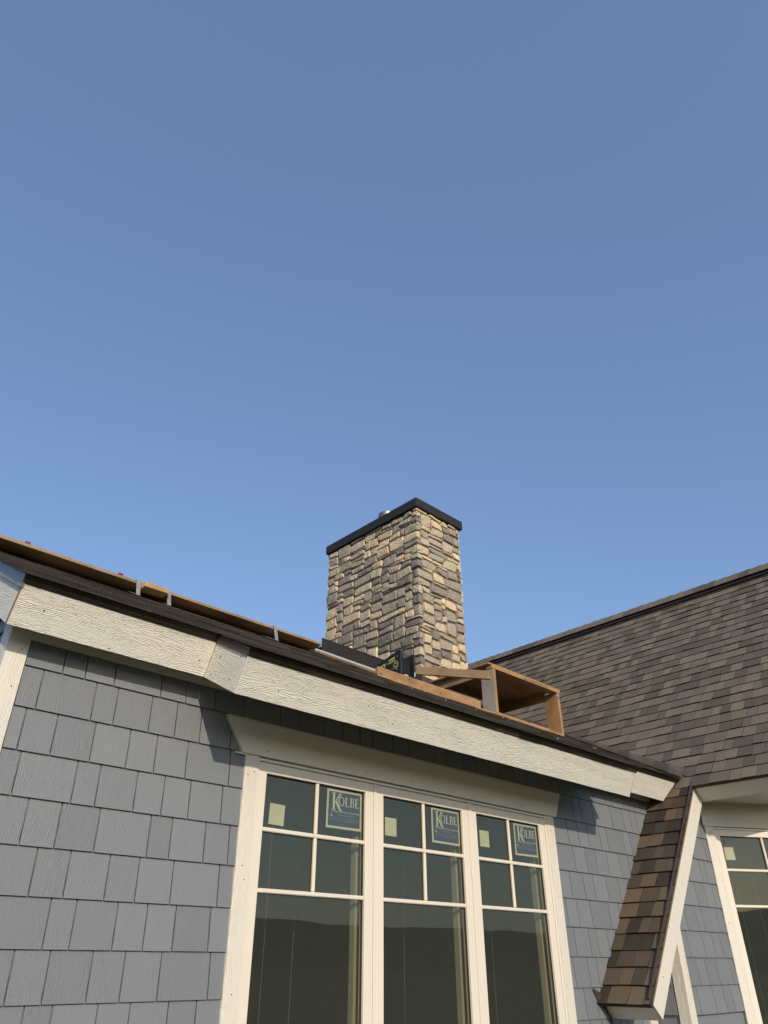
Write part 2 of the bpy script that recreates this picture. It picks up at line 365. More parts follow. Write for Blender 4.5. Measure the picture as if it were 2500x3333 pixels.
def fill(pts, a, b, seed):
    r = random.Random(seed); out = [p for p in pts if a+0.03 < p < b-0.03]; lo = out[-1] if out else a; i = r.randrange(8)
    x = lo
    while True:
        x += SEQ[i % 8]; i += 1
        if x > b-0.045: break
        out.append(x)
    return [a] + out + [b]
SMESH = {}
def siding_mesh(w, h):
    key = (round(w, 3), round(h, 3))
    if key not in SMESH:
        bm = bmesh.new(); g = 0.0030; t = 0.0105
        # local x along the wall, local -y outward, z up; the butt stands proud of the course below
        vs = [bm.verts.new(p) for p in ((g, -t*1.25, 0), (w-g, -t*1.25, 0), (w-g, 0.0, 0.002), (g, 0.0, 0.002),
                                        (g, -0.0015, h), (w-g, -0.0015, h), (w-g, 0.003, h), (g, 0.003, h))]
        for f in ((0, 1, 5, 4), (3, 2, 1, 0), (1, 2, 6, 5), (3, 0, 4, 7), (2, 3, 7, 6), (4, 5, 6, 7)): bm.faces.new([vs[i] for i in f])
        bmesh.ops.recalc_face_normals(bm, faces=bm.faces[:]); grain_uv(bm, (0, 0, 1))
        me = bpy.data.meshes.new('siding_shingle'); bm.to_mesh(me); bm.free(); me.materials.append(M_SIDE); SMESH[key] = me
    return SMESH[key]
def course(parent, org, ex, k, js, ztop=None, jit=True, under=False):
    z = rowz(k); h = EXPO + 0.012
    if ztop is not None: h = min(h, ztop - z)
    ex = V(ex).normalized(); ny = V((-ex.y, ex.x, 0))
    for a, b in zip(js[:-1], js[1:]):
        if under and z + h > 0.46 + 1.1585*(a - 5.765): continue
        p = V(org) + ex*a + V((0, 0, z + (rnd.uniform(-0.0005, 0.0005) if jit else 0)))
        mw = Matrix((( ex.x, ny.x, 0, p.x), (ex.y, ny.y, 0, p.y), (0, 0, 1, p.z), (0, 0, 0, 1)))
        inst('shingle', siding_mesh(b-a, h), mw, parent)

# front wall with the window opening
bm = bmesh.new()
for x0, x1, z0, z1 in ((0.885, 2.19, GZ, 1.42), (4.81, 6.9, GZ, 1.42), (2.19, 4.81, 0.955, 1.42), (2.19, 4.81, GZ, -1.12)):
    add_hex(bm, (x0, 3.292, z0), (x1-x0, 0, 0), (0, 0.14, 0), (0, 0, z1-z0))
wall = link_bm(bm, 'wall', M_SIDE, house, (0, 0, 1))
wall['label'] = 'long front wall of blue grey shingles around the triple window'
for k in range(1, -12, -1):
    if k >= 0:
        js = fill(ROWS.get(k, []), 0.957, 4.80 if k == 1 else 2.10, k+40)
        if k == 1:
            js = [j for j in js if j < 4.75]
            js += [p for p in fill([5.0, 5.24]+ROWR[1], js[-1]+0.0, 6.44, 91)[1:]]
            course(wall, (0, YF, 0), (1, 0, 0), 1, js, 1.25)
        else:
            course(wall, (0, YF, 0), (1, 0, 0), 0, js)
            course(wall, (0, YF, 0), (1, 0, 0), 0, fill(ROWR[0], 4.84, 6.30, 55))
    else:
        course(wall, (0, YF, 0), (1, 0, 0), k, fill(ROWS.get(k, []), 0.957, 2.146, k+60))
        xs = 5.765 + (rowz(k) + EXPO - 0.499)/1.1585
        course(wall, (0, YF, 0), (1, 0, 0), k, fill(ROWR.get(k, []), 4.862, max(5.80, min(xs+0.02, 6.2)), k+90))
# return wall on the gable side
wall_s = prism('wall', [(0.89, 3.435, GZ), (0.89, 11.0, GZ), (0.89, 11.0, 1.65), (0.89, 7.35, 3.45), (0.89, 3.435, 1.46)], (0.11, 0, 0), M_SIDE, house, 0, (0, 0, 1)); wall_s['label'] = 'gable side wall turning away from the front'
def siding_field(org, ex, length, k0, k1, zlim, parent, seed):
    bm = bmesh.new(); r_ = random.Random(seed); ex = V(ex); ny = V((-ex.y, ex.x, 0))
    for k in range(k0, k1):
        x = -r_.random()*0.1
        while x < length:
            w = r_.choice(SEQ); a_, b_ = max(0, x), min(length, x+w); x += w
            z = rowz(k); zt_ = min(z+EXPO+0.012, zlim(a_), zlim(b_))
            if b_-a_ < 0.03 or zt_ < z+0.04: continue
            p = V(org) + ex*(a_+0.003) + V((0, 0, z)); d = ex*(b_-a_-0.006)
            vs = [bm.verts.new(q) for q in (p-ny*0.013, p+d-ny*0.013, p+d+ny*0.001, p+ny*0.001)]
            up_ = [bm.verts.new(q) for q in (p-ny*0.0015+V((0, 0, zt_-z)), p+d-ny*0.0015+V((0, 0, zt_-z)), p+d+ny*0.003+V((0, 0, zt_-z)), p+ny*0.003+V((0, 0, zt_-z)))]
            bm.faces.new(vs[::-1]); bm.faces.new(up_)
            for i in range(4): bm.faces.new((vs[i], vs[(i+1) % 4], up_[(i+1) % 4], up_[i]))
    o = link_bm(bm, 'siding_field', M_SIDE, parent, (0, 0, 1)); o['kind'] = 'stuff'; return o
siding_field((0.884, 8.0, 0), (0, -1, 0), 4.6, -12, 14, lambda u: 0.515*(min(8.0-u, 14.7-8.0+u)) - 0.125 - 0.24, wall_s, 5)
# bumped out wall of the wing: short side, straight piece, then the angled bay wall
wall_w = prism('wall', [(5.915, 3.033, GZ), (6.84, 3.033, GZ), (6.84, 3.033, 1.25), (6.66, 3.033, 1.25), (5.915, 3.033, 0.39)], (0, 0.257, 0), M_SIDE, house, 0, (0, 0, 1)); wall_w['label'] = 'short bumped out wall beside the angled bay'
for k in range(1, -8, -1):
    if k <= 0: course(wall_w, (0, 3.024, 0), (1, 0, 0), k, fill(ROWW.get(k, []), 5.995, 6.83, k+130), under=True)
    if k < -3: course(wall_w, (5.908, 3.29, 0), (0, -1, 0), k, fill([], 0.0, 0.19, k+150))
E30 = V((math.cos(R(30)), -math.sin(R(30)), 0)); N30 = V((math.sin(R(30)), math.cos(R(30)), 0))   # along the bay, and inward
C0 = V((6.815, 3.01, 0))
def bay(s, d, z): return C0 + E30*s + N30*d + V((0, 0, z))
def bay_box(name, s0, s1, d0, d1, z0, z1, mat, parent, bv=0.0, grain=None):
    return hexa(name, bay(s0, d0, z0), E30*(s1-s0), N30*(d1-d0), (0, 0, z1-z0), mat, parent, bv, grain)
bm = bmesh.new()
for s0, s1, z0, z1 in ((0.0, 0.085, GZ, 1.25), (0.93, 1.12, GZ, 1.25), (0.085, 0.93, 1.06, 1.25), (0.085, 0.93, GZ, -1.12)):
    add_hex(bm, bay(s0, 0.025, z0), E30*(s1-s0), N30*0.12, (0, 0, z1-z0))
wall_b = link_bm(bm, 'wall', M_SIDE, house, (0, 0, 1)); wall_b['label'] = 'angled bay wall holding the single window'
for k in range(0, -8, -1): course(wall_b, bay(0, 0.014, 0), E30, k, fill([], 1.02, 1.12, k+170))

# rooms behind the glass (inward boxes, dark and unfinished)
def room(pts, z0, z1, parent):
    bm = bmesh.new(); n = len(pts)
    lo = [bm.verts.new((x, y, z0)) for x, y in pts]; hi = [bm.verts.new((x, y, z1)) for x, y in pts]
    bm.faces.new(lo); bm.faces.new(hi[::-1])
    for i in range(n):
        if i == 0: continue                                         # open towards the window
        bm.faces.new((lo[i], hi[i], hi[(i+1) % n], lo[(i+1) % n]))
    return link_bm(bm, 'room', M_ROOM, parent)
room([(1.1, 3.434), (5.8, 3.434), (5.8, 8.2), (1.1, 8.2)], -1.3, 1.30, house)
pa, pb = bay(0.03, 0.147, 0), bay(1.1, 0.147, 0)
room([(pa.x, pa.y), (pb.x, pb.y), (pb.x+1.6, pb.y+2.8), (pa.x+1.6, pa.y+2.8)], -1.3, 1.2, house)

# trim boards
def nail(p, nrm, r=0.003, mat=M_NAIL, parent=None):
    bm = bmesh.new(); add_cyl(bm, V(p), nrm, r, 0.0012, 8); return link_bm(bm, 'nail', mat, parent)
cb = box('corner_board', 0.862, 0.955, 3.267, 3.291, GZ, 1.36, M_EMB2, house, 0.002, (0, 0, 1))
cb2 = box('corner_board', 0.862, 0.884, 3.2915, 3.38, GZ, 1.42, M_EMB2, house, 0.002, (0, 0, 1))
for z in (1.19, 1.02, 0.62): nail((0.925, 3.267, z), (0, -1, 0), parent=cb)
fz = box('frieze_board', 0.9555, 6.42, 3.270, 3.291, 1.241, 1.40, M_EMB2, house, 0.002)
for i in range(13): nail((1.0+i*0.42, 3.27, 1.27), (0, -1, 0), parent=fz)
ic = box('corner_board', 5.802, 5.90, 3.264, 3.286, GZ, 0.22, M_EMB2, house, 0.002, (0, 0, 1))
for x_ in (0.985, 1.20, 1.27, 1.345, 1.40, 1.585, 1.65, 1.735, 1.78, 1.90, 1.955, 2.07, 2.13, 2.32, 2.36): nail((x_, 3.2795, 1.222+0.004*math.sin(x_*40)), (0, -1, 0), 0.0032, M_NAILS, wall)
cw = box('corner_board', 5.900, 5.990, 3.003, 3.034, GZ, 0.36, M_EMB2, house, 0.002, (0, 0, 1))
cw2 = box('corner_board', 5.900, 5.912, 3.0345, 3.092, GZ, 0.36, M_EMB, house, 0.001, (0, 0, 1))
for z in (0.03, -0.05, -0.07, 0.10): nail((5.965, 3.003, z), (0, -1, 0), parent=cw)
# window casings and the flared head board
casL = box('casing', 2.140, 2.2215, 3.266, 3.291, -1.3, 0.9435, M_EMB2, house, 0.002, (0, 0, 1))
casR = box('casing', 4.7785, 4.866, 3.266, 3.291, -1.3, 0.9435, M_EMB2, house, 0.002, (0, 0, 1))
for cs, x in ((casL, 2.18), (casR, 4.82)):
    for z in (0.86, 0.842, 0.42, 0.36, -0.1): nail((x+rnd.uniform(-0.03, 0.03), 3.266, z), (0, -1, 0), 0.0032, parent=cs)
hd = prism('window_head', [(2.001, 3.256, 1.115), (4.978, 3.256, 1.115), (4.894, 3.256, 0.944), (2.113, 3.256, 0.944)], (0, 0.034, 0), M_TRIM, house, 0.0015)
for x in (2.25, 2.95, 3.35, 4.05, 4.45, 4.85):
    nail((x, 3.256, 1.055), (0, -1, 0), 0.0035, parent=hd); nail((x+0.02, 3.256, 0.975), (0, -1, 0), 0.0035, parent=hd)
box('head_flashing', 1.998, 4.981, 3.251, 3.289, 1.1155, 1.119, M_TRIM, hd, 0)
box('head_return', 2.07, 2.14, 3.262, 3.289, 0.936, 0.9435, M_TRIM, hd, 0.001)

# windows -------------------------------------------------------------------------
def window(T, u0, u1, g0, g1, mun, mt, label):
    """one casement unit; T(u, d, z) gives a point: along the wall, depth inward, height"""
    def bx(nm, a, b, d0, d1, z0, z1, mat, par, bv=0.0015, grain=None):
        o = T(a, d0, z0); return hexa(nm, o, T(b, d0, z0)-o, T(a, d1, z0)-o, T(a, d0, z1)-o, mat, par, bv, grain)
    ztop, zs, zg = mt
    w = empty('window', T((u0+u1)/2, 0, -1.1)); WLOC[w.name] = Matrix.Translation(w.location); attach(w, house); w['label'] = label
    w.matrix_basis = Matrix.Translation(T((u0+u1)/2, 0, -1.1)); WLOC[w.name] = w.matrix_basis.copy()
    zb = -1.05
    bm = bmesh.new()
    def ad(a, b, d0, d1, z0, z1):
        o = T(a, d0, z0); add_hex(bm, o, T(b, d0, z0)-o, T(a, d1, z0)-o, T(a, d0, z1)-o)
    ad(u0, g0, 0, 0.045, zb-0.05, zs); ad(g1, u1, 0, 0.045, zb-0.05, zs); ad(g0, g1, 0, 0.045, zg, zs); ad(g0, g1, 0, 0.045, zb-0.05, zb)
    bevel(bm, 0.003); link_bm(bm, 'sash', M_SASH, w, (0, 0, 1))
    # dark glazing bead inside the sash
    bm = bmesh.new()
    for a, b, z0, z1 in ((g0, g0+0.006, zb, zg), (g1-0.006, g1, zb, zg), (g0+0.006, g1-0.006, zg-0.006, zg)):
        o = T(a, 0.017, z0); add_hex(bm, o, T(b, 0.017, z0)-o, T(a, 0.0222, z0)-o, T(a, 0.017, z1)-o)
    link_bm(bm, 'glazing_bead', M_BLACK, w)
    za, zb2 = zg-0.270, zg-0.547
    bm = bmesh.new()
    mw = 0.010
    for z in (za, zb2):
        o = T(g0, 0.004, z-mw); add_hex(bm, o, T(g1, 0.004, z-mw)-o, T(g0, 0.0222, z-mw)-o, T(g0, 0.004, z+mw)-o)
    for z0, z1 in ((za+mw, zg), (zb2+mw, za-mw)):
        o = T(mun-mw, 0.005, z0); add_hex(bm, o, T(mun+mw, 0.005, z0)-o, T(mun-mw, 0.0222, z0)-o, T(mun-mw, 0.005, z1)-o)
    bevel(bm, 0.004); link_bm(bm, 'muntin', M_SASH, w)
    for a, b, z0, z1 in ((g0, mun, za, zg), (mun, g1, za, zg), (g0, mun, zb2, za), (mun, g1, zb2, za), (g0, g1, zb, zb2)):
        bx('pane', a, b, 0.0225, 0.0255, z0, z1, M_GLASS, w, 0)
    # interior jambs, pale where the low sun reaches them
    bx('jamb', g1-0.004, g1+0.016, 0.078, 0.116, zb, zg+0.02, M_JAMB, w, 0)
    bx('jamb', g0-0.016, g0+0.004, 0.05, 0.16, zb, zg+0.02, M_JAMB, w, 0)
    bx('jamb', g0-0.016, g1+0.016, 0.05, 0.16, zg+0.021, zg+0.04, M_JAMB, w, 0)
    for f, dd in ((0.50*(g1-g0)*0.78+g0, 0.30), (g0+(g1-g0)*0.70, 0.34)):
        bx('plastic_seam', f, f+0.0022, dd, dd+0.003, zb, zg-0.004, M_TAPE, w, 0)
    return w
def Tmain(u, d, z): return V((u, 3.277+d, z))
w1 = window(Tmain, 2.236, 3.056, 2.288, 2.994, 2.640, (0.94, 0.921, 0.868), 'left unit of the triple window')
w2 = window(Tmain, 3.086, 3.907, 3.138, 3.846, 3.490, (0.94, 0.921, 0.868), 'middle unit of the triple window')
w3 = window(Tmain, 3.940, 4.755, 3.990, 4.693, 4.340, (0.94, 0.921, 0.868), 'right unit of the triple window')
w4 = window(lambda u, d, z: bay(u, 0.012+d, z), 0.097, 0.915, 0.146, 0.855, 0.575, (1.05, 1.035, 0.983), 'single window in the angled bay')
bm = bmesh.new()                                                    # outer frame with its mullions
for a, b, y, z0, z1 in ((2.2225, 2.2345, 3.270, -1.2, 0.940), (4.7565, 4.7775, 3.270, -1.2, 0.940), (3.0575, 3.0845, 3.273, -1.2, 0.9225), (3.9085, 3.9385, 3.273, -1.2, 0.9225)):
    add_hex(bm, (a, y, z0), (b-a, 0, 0), (0, 0.10, 0), (0, 0, z1-z0))
add_hex(bm, (2.235, 3.2712, 0.9235), (4.756-2.235, 0, 0), (0, 0.10, 0), (0, 0, 0.0155))
bevel(bm, 0.0025); link_bm(bm, 'window_frame', M_SASH, house, (0, 0, 1))
bm = bmesh.new()
for a, b, z0, z1 in ((0.0855, 0.0955, -1.2, 1.052), (0.9165, 0.929, -1.2, 1.052)):
    add_hex(bm, bay(a, 0.004, z0), E30*(b-a), N30*0.10, (0, 0, z1-z0))
add_hex(bm, bay(0.096, 0.0052, 1.0365), E30*0.82, N30*0.10, (0, 0, 0.0155)); bevel(bm, 0.0025)
link_bm(bm, 'window_frame', M_SASH, house, (0, 0, 1))
bc = bay_box('casing', 0.0, 0.085, -0.002, 0.024, GZ, 1.0565, M_EMB2, house, 0.002, (0, 0, 1))
bay_box('casing', 0.930, 1.02, -0.002, 0.024, GZ, 1.0565, M_EMB2, house, 0.002, (0, 0, 1))
bh = hexa('window_head', bay(-0.012, -0.008, 1.057), E30*1.13, N30*0.032, (0, 0, 0.215), M_EMB2, house, 0.0015)
for s, z in ((0.04, 1.00), (0.055, 1.01), (0.035, 1.085), (0.62, 1.20), (0.66, 1.115), (0.06, 0.62), (0.03, 0.31)):
    nail(bay(s, -0.008 if z > 1.057 else -0.002, z), -N30, 0.0035, parent=bh if z > 1.057 else bc)

# ---------------------------------------------------------------- roofs
AF = math.atan(0.515); BR = R(49.2)
def zf(y): return 0.515*y - 0.125                                   # top of the front roof
sF = V((0, math.cos(AF), math.sin(AF))); nF = V((0, -math.sin(AF), math.cos(AF)))
sR = V((math.cos(BR), 0, math.sin(BR))); nR = V((-math.sin(BR), 0, math.cos(BR)))
TR = math.tan(BR)
def zr(x): return 0.499 + TR*(x - 5.765)
def valley_x(y): return 5.765 + (zf(y) - 0.499)/TR
RIDGE_Y = 7.35; RIDGE_X = 8.93; EAVE_B = 2.685; EAVE_A = 2.985
def pf(x, y, off=0.0): return V((x, y, zf(y))) + nF*off
def pr(x, y, off=0.0): return V((x, y, zr(x))) + nR*off
XL, XB0, XB1 = 0.762, 1.752, 5.245
# deck of the front roof, three widths
bm = bmesh.new()
for x0, x1, y0 in ((XL+0.03, XB0, EAVE_A+0.03), (XB0, XB1, EAVE_B+0.03), (XB1, None, EAVE_A+0.03)):
    xa = valley_x(y0)-0.02 if x1 is None else x1; xb = valley_x(RIDGE_Y) if x1 is None else x1
    add_prism(bm, [pf(x0, y0, -0.012), pf(xa, y0, -0.012), pf(xb, RIDGE_Y, -0.012), pf(x0, RIDGE_Y, -0.012)], nF*-0.03)
add_prism(bm, [(XL+0.03, RIDGE_Y, zf(RIDGE_Y)-0.015), (9.0, RIDGE_Y, zf(RIDGE_Y)-0.015), (9.0, RIDGE_Y+4, zf(RIDGE_Y)-2.1), (XL+0.03, RIDGE_Y+4, zf(RIDGE_Y)-2.1)], (0, 0, -0.03))
roof = link_bm(bm, 'roof', M_ROOFD, house); roof['label'] = 'low brown roof over the long front wall, seen almost edge on'
RMESH = {}
def shingle_mesh(w, t, L=0.172, mat=None):
    key = (round(w, 2), t, mat.name)
    if key not in RMESH:
        w = key[0]; bm = bmesh.new(); g = 0.001
        vs = [bm.verts.new(p) for p in ((g, 0, -0.004), (w-g, 0, -0.004), (w-g, L, -0.010), (g, L, -0.010), (g, 0, t), (w-g, 0, t), (w-g, L, -0.004), (g, L, -0.004))]
        for i_, f in enumerate(((0, 3, 2, 1), (4, 5, 6, 7), (0, 1, 5, 4), (1, 2, 6, 5), (2, 3, 7, 6), (3, 0, 4, 7))): bm.faces.new([vs[i] for i in f]).material_index = 0 if i_ == 1 else 1
        bmesh.ops.recalc_face_normals(bm, faces=bm.faces[:]); grain_uv(bm, (0, 1, 0))
        me = bpy.data.meshes.new('roof_shingle'); bm.to_mesh(me); bm.free(); me.materials.append(mat); me.materials.append(M_CUTF if mat == M_ROOFE else M_CUT); RMESH[key] = me
    return RMESH[key]
def add_tab(bm, p00, p10, p11, p01, nrm, t):
    """joined field tab: four corners on the roof plane"""
    a = [bm.verts.new(p00+nrm*t), bm.verts.new(p10+nrm*t), bm.verts.new(p11-nrm*0.004), bm.verts.new(p01-nrm*0.004)]
    b = [bm.verts.new(p00-nrm*0.004), bm.verts.new(p10-nrm*0.004)]
    bm.faces.new(a)
    for f in ((b[0], b[1], a[1], a[0]), (b[1], a[2], a[1]), (b[0], a[0], a[3])): bm.faces.new(f).material_index = 1
EX = 0.138
fieldF = bmesh.new(); nind = 0
ca, sa = math.cos(AF), math.sin(AF)
ncourse = int((RIDGE_Y-EAVE_B)/ca/EX)
for k in range(ncourse+1):
    y = EAVE_B + k*EX*ca
    spans = [(XL, None)] if y > EAVE_A-0.005 else [(XB0-0.02, XB1+0.02)]
    for x0, x1 in spans:
        xe = valley_x(y)-0.02 if x1 is None else x1
        x = x0 - (rnd.random()*0.12 if x1 is None and k else 0); x = max(x, x0)
        while x < xe-0.02:
            w = round(rnd.choice((0.19, 0.23, 0.27, 0.31, 0.35)), 2); w = min(w, round(xe-x, 2))
            if w < 0.03: break
            t = rnd.choice((0.002, 0.003, 0.005, 0.009)); dy = rnd.uniform(-0.006, 0.006)
            if nind < 290 and k < 13:
                p = pf(x, y+dy); mw = Matrix(((1, 0, 0, p.x), (0, sF.y, nF.y, p.y), (0, sF.z, nF.z, p.z), (0, 0, 0, 1)))
                inst('shingle', shingle_mesh(w, t, 0.172, M_ROOFE), mw, roof); nind += 1
            else:
                add_tab(fieldF, pf(x, y+dy), pf(x+w, y+dy), pf(x+w, y+EX*1.2*ca), pf(x, y+EX*1.2*ca), nF, t)
            x += w
# first course on the two set back stretches of the eave
for x0, x1 in ((XL, XB0-0.02), (XB1+0.02, 6.52)):
    x = x0
    while x < x1-0.03:
        w = min(0.30, round(x1-x, 2)); p = pf(x, EAVE_A, -0.003)
        inst('shingle', shingle_mesh(w, 0.004, 0.172, M_ROOFE), Matrix(((1, 0, 0, p.x), (0, sF.y, nF.y, p.y), (0, sF.z, nF.z, p.z), (0, 0, 0, 1))), roof); x += w
ff = link_bm(fieldF, 'shingle_field', [M_ROOFE, M_CUTF], roof); ff['kind'] = 'stuff'
# ridge caps of the front roof
x = XL
while x < 8.4:
    w = 0.17
    bm = bmesh.new(); zt = zf(RIDGE_Y) + 0.045
    add_prism(bm, [(x, RIDGE_Y-0.14, zt-0.052), (x, RIDGE_Y, zt+0.02), (x, RIDGE_Y+0.14, zt-0.052), (x, RIDGE_Y+0.14, zt-0.07), (x, RIDGE_Y, zt), (x, RIDGE_Y-0.14, zt-0.07)], (w-0.004, 0, 0.006))
    link_bm(bm, 'ridge_cap', M_ROOF, roof); x += w

# fascia: 184 mm boards square to the roof slope
OT, HB, TH = -0.045, 0.187, 0.018
def yfas(eave): return eave + 0.036
def fascia(x0, x1, eave, name, mat, nails, x1b=None):
    y = yfas(eave); p = pf(0, y, OT); x1b = x1 if x1b is None else x1b
    lo = p - nF*HB
    pts = [V((x0, lo.y, lo.z)), V((x1b, lo.y, lo.z)), V((x1, p.y, p.z)), V((x0, p.y, p.z))]
    o = prism(name, pts, sF*TH, mat, house, 0.0015)
    for fx, fh in nails:
        q = V((fx, 0, 0)) + V((0, p.y, p.z)) - nF*(HB*fh); nail(q, -sF, 0.0035, parent=o)
    return o
faL = fascia(0.800, 1.7550, EAVE_A, 'fascia', M_EMB, ((0.92, 0.5), (1.70, 0.62), (1.25, 0.93))); faL['label'] = 'cream fascia set back beside the corner board'
faC = fascia(1.755, 5.238, EAVE_B, 'fascia', M_EMB, ((1.98, 0.66), (2.55, 0.4), (2.75, 0.7), (3.6, 0.62), (4.2, 0.55), (4.85, 0.55), (5.15, 0.5))); faC['label'] = 'long cream fascia projecting above the triple window'
faR = fascia(5.246, 6.508, EAVE_A, 'fascia', M_EMB, ((5.8, 0.5), (6.30, 0.42)), 6.372); faR['label'] = 'short cream fascia cut to the slope of the wing roof'
# raw ends and the two return boards under the step of the eave
def ret(x, xt, name, mat):
    a = pf(x, yfas(EAVE_B), OT) + sF*(TH+0.0005); b = pf(x, yfas(EAVE_A), OT)
    if xt < 0: b = b + sF*TH
    return prism(name, [a, b, b - nF*HB, a - nF*HB], (xt, 0, 0), mat, house, 0.001, sF)
rb = ret(1.7555, 0.018, 'fascia', M_EMB); rb['label'] = 'short shaded return board where the eave steps out'
for f, h in ((0.03, 0.12), (0.06, 0.75), (0.22, 0.35), (0.25, 0.85)):
    q = pf(1.7555, yfas(EAVE_B), OT) + sF*(0.03+f) - nF*(HB*h); nail(q, (-1, 0, 0), 0.004, parent=rb)
ret(5.2375, -0.018, 'fascia', M_EMB)
eL = pf(0.7985, yfas(EAVE_A), OT)
prism('end_grain', [eL, eL + sF*0.030, eL + sF*0.030 - nF*HB, eL - nF*HB], (0.001, 0, 0), M_RAWEND, faL, 0, nF)
q = pf(5.2385, yfas(EAVE_B), OT); prism('end_grain', [q, q + sF*TH, q + sF*TH - nF*HB, q - nF*HB], (0.001, 0, 0), M_RAWEND, faC, 0, nF)
# rake board up the gable
a = pf(0.803, yfas(EAVE_A), OT) + sF*0.031; b = pf(0.803, RIDGE_Y, OT)
rk = prism('rake_board', [a, b, b - nF*HB, a - nF*HB], (0.018, 0, 0), M_EMB, house, 0.001, sF); rk['label'] = 'shaded rake board running up the gable edge'
a = pf(0.789, yfas(EAVE_A), -0.012) - sF*0.004; b = pf(0.789, RIDGE_Y, -0.012)
prism('rake_flashing', [a, b, b - nF*0.058, a - nF*0.058], (0.0125, 0, 0), mat_metal('sky_tinted_metal', (0.26, 0.27, 0.29), 0.4, 0.3), house, 0, sF)  # brown drip metal; its sky reflection is put into the grey blue colour
# drip edges
def drip(x0, x1, eave):
    p = pf(0, yfas(eave), -0.012) - sF*0.010; q = pf(0, yfas(eave), -0.052) - sF*0.003
    bm = bmesh.new(); add_prism(bm, [V((x0, p.y, p.z)), V((x0, q.y, q.z)), V((x0, *(q+sF*0.002).yz)), V((x0, *(p+sF*0.05).yz))], (x1-x0, 0, 0))
    return link_bm(bm, 'drip_edge', M_BROWN, house)
drip(0.792, 1.752, EAVE_A); drip(1.746, 5.25, EAVE_B); drip(5.2505, 6.50, EAVE_A)
a = pf(1.7475, yfas(EAVE_B), -0.012); b = pf(1.7475, yfas(EAVE_A), -0.012)
prism('drip_edge', [a, b, b - nF*0.040, a - nF*0.040], (0.006, 0, 0), M_BROWN, house, 0, sF)
# soffit boards
for x0, x1, e in ((0.83, 1.7555, EAVE_A), (1.7565, 5.236, EAVE_B), (5.246, 6.42, EAVE_A)):
    a = pf(x0, yfas(e), -0.19) + sF*0.02; b = pf(x0, 3.40, -0.19); prism('soffit', [a, b, b + nF*0.012, a + nF*0.012], (x1-x0, 0, 0), M_TRIM, house)

# wing roof (steep, facing the long wall), its lower strip and its eave
YE = 2.19; YS = 2.885                                               # near end of the wing; outer edge of the strip
XE, XS = 6.478, 5.150                                               # eave lines of the main slope and of the strip
bm = bmesh.new()
add_prism(bm, [pr(XE+0.02, YE, -0.012), pr(XE+0.02, YS+0.4, -0.012), pr(RIDGE_X, 8.6, -0.012), pr(RIDGE_X, YE, -0.012)], nR*-0.03)
zt = zr(RIDGE_X); add_prism(bm, [(RIDGE_X, YE, zt-0.02), (RIDGE_X, 8.6, zt-0.02), (RIDGE_X+2.6, 8.6, zt-3.0), (RIDGE_X+2.6, YE, zt-3.0)], (0, 0, -0.03))
roof2 = link_bm(bm, 'roof', M_ROOF, house, (1, 0, 0)); roof2['label'] = 'large steep wing roof of mottled brown shingles'
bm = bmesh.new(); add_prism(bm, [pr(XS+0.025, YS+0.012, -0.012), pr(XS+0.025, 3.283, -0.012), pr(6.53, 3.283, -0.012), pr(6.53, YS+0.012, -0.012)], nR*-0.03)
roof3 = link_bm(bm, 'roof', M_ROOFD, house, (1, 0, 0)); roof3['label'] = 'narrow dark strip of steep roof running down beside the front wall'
def place_tab(parent, x, y, w, t, mat):
    p = pr(x, y)
    mw = Matrix(((0, sR.x, nR.x, p.x), (-1, 0, 0, p.y), (0, sR.z, nR.z, p.z), (0, 0, 0, 1)))
    return inst('shingle', shingle_mesh(w, t, 0.172, mat), mw, parent)
cb_, sb_ = math.cos(BR), math.sin(BR)
TABW = (0.08, 0.10, 0.10, 0.12, 0.13, 0.15, 0.18)
# strip
k = 0
while True:
    x = XS + k*EX*cb_
    if x > XE - 0.03: break
    y = 3.284 - (0 if k % 2 else 0); first = True
    while y > YS + 0.02:
        w = rnd.choice(TABW[:6]); w = min(w, round(y - YS, 2))
        if y - w - YS < 0.03: w = round(y-YS, 2)
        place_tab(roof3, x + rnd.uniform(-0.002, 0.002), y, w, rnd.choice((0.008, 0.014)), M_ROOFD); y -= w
    k += 1
# main slope: every tab as data first, the 290 that show largest become objects
tabs = []
k = 0
MEAS = [(6.45, 2.93), (6.609, 2.97), (6.744, 3.32), (7.089, 4.157), (7.301, 4.646)]
def top_line_y(x):
    """edge of the wing shingles along the valley"""
    pts = MEAS
    if x <= pts[0][0]: return pts[0][1]
    for (xa, ya), (xb, yb) in zip(pts, pts[1:]):
        if x <= xb: return ya + (yb-ya)*(x-xa)/(xb-xa)
    return pts[-1][1] + (x-pts[-1][0])*2.25
while True:
    x = XE + k*EX*cb_
    if x > RIDGE_X - 0.06: break
    y = min(top_line_y(x), 8.6) if k else 3.25
    if k == 0: y = 3.05
    y0 = y; first = True
    while y > YE:
        w = rnd.choice(TABW)
        if y - w < YE + 0.04: w = max(0.02, round(y - YE + 0.012, 2))
        tabs.append((x + rnd.uniform(-0.002, 0.002), y, w, rnd.choice((0.007, 0.007, 0.012)), first)); y -= w; first = False
    k += 1
def seen(t):
    x, y, w, th, f = t
    p = pr(x, y-w/2); d = p.dot(Fw); u = p.dot(Rr)/d; v = p.dot(Ur)/d
    return abs(u) < 0.54 and abs(v) < 0.72 and not (p.x > 5.4 and y > 5.2 and x < 7.9 and False)
vis = sorted([t for t in tabs if seen(t) and not t[4]], key=lambda t: pr(t[0], t[1]).length)[:296]
vs_ = set(id(t) for t in vis)
fieldR = bmesh.new()
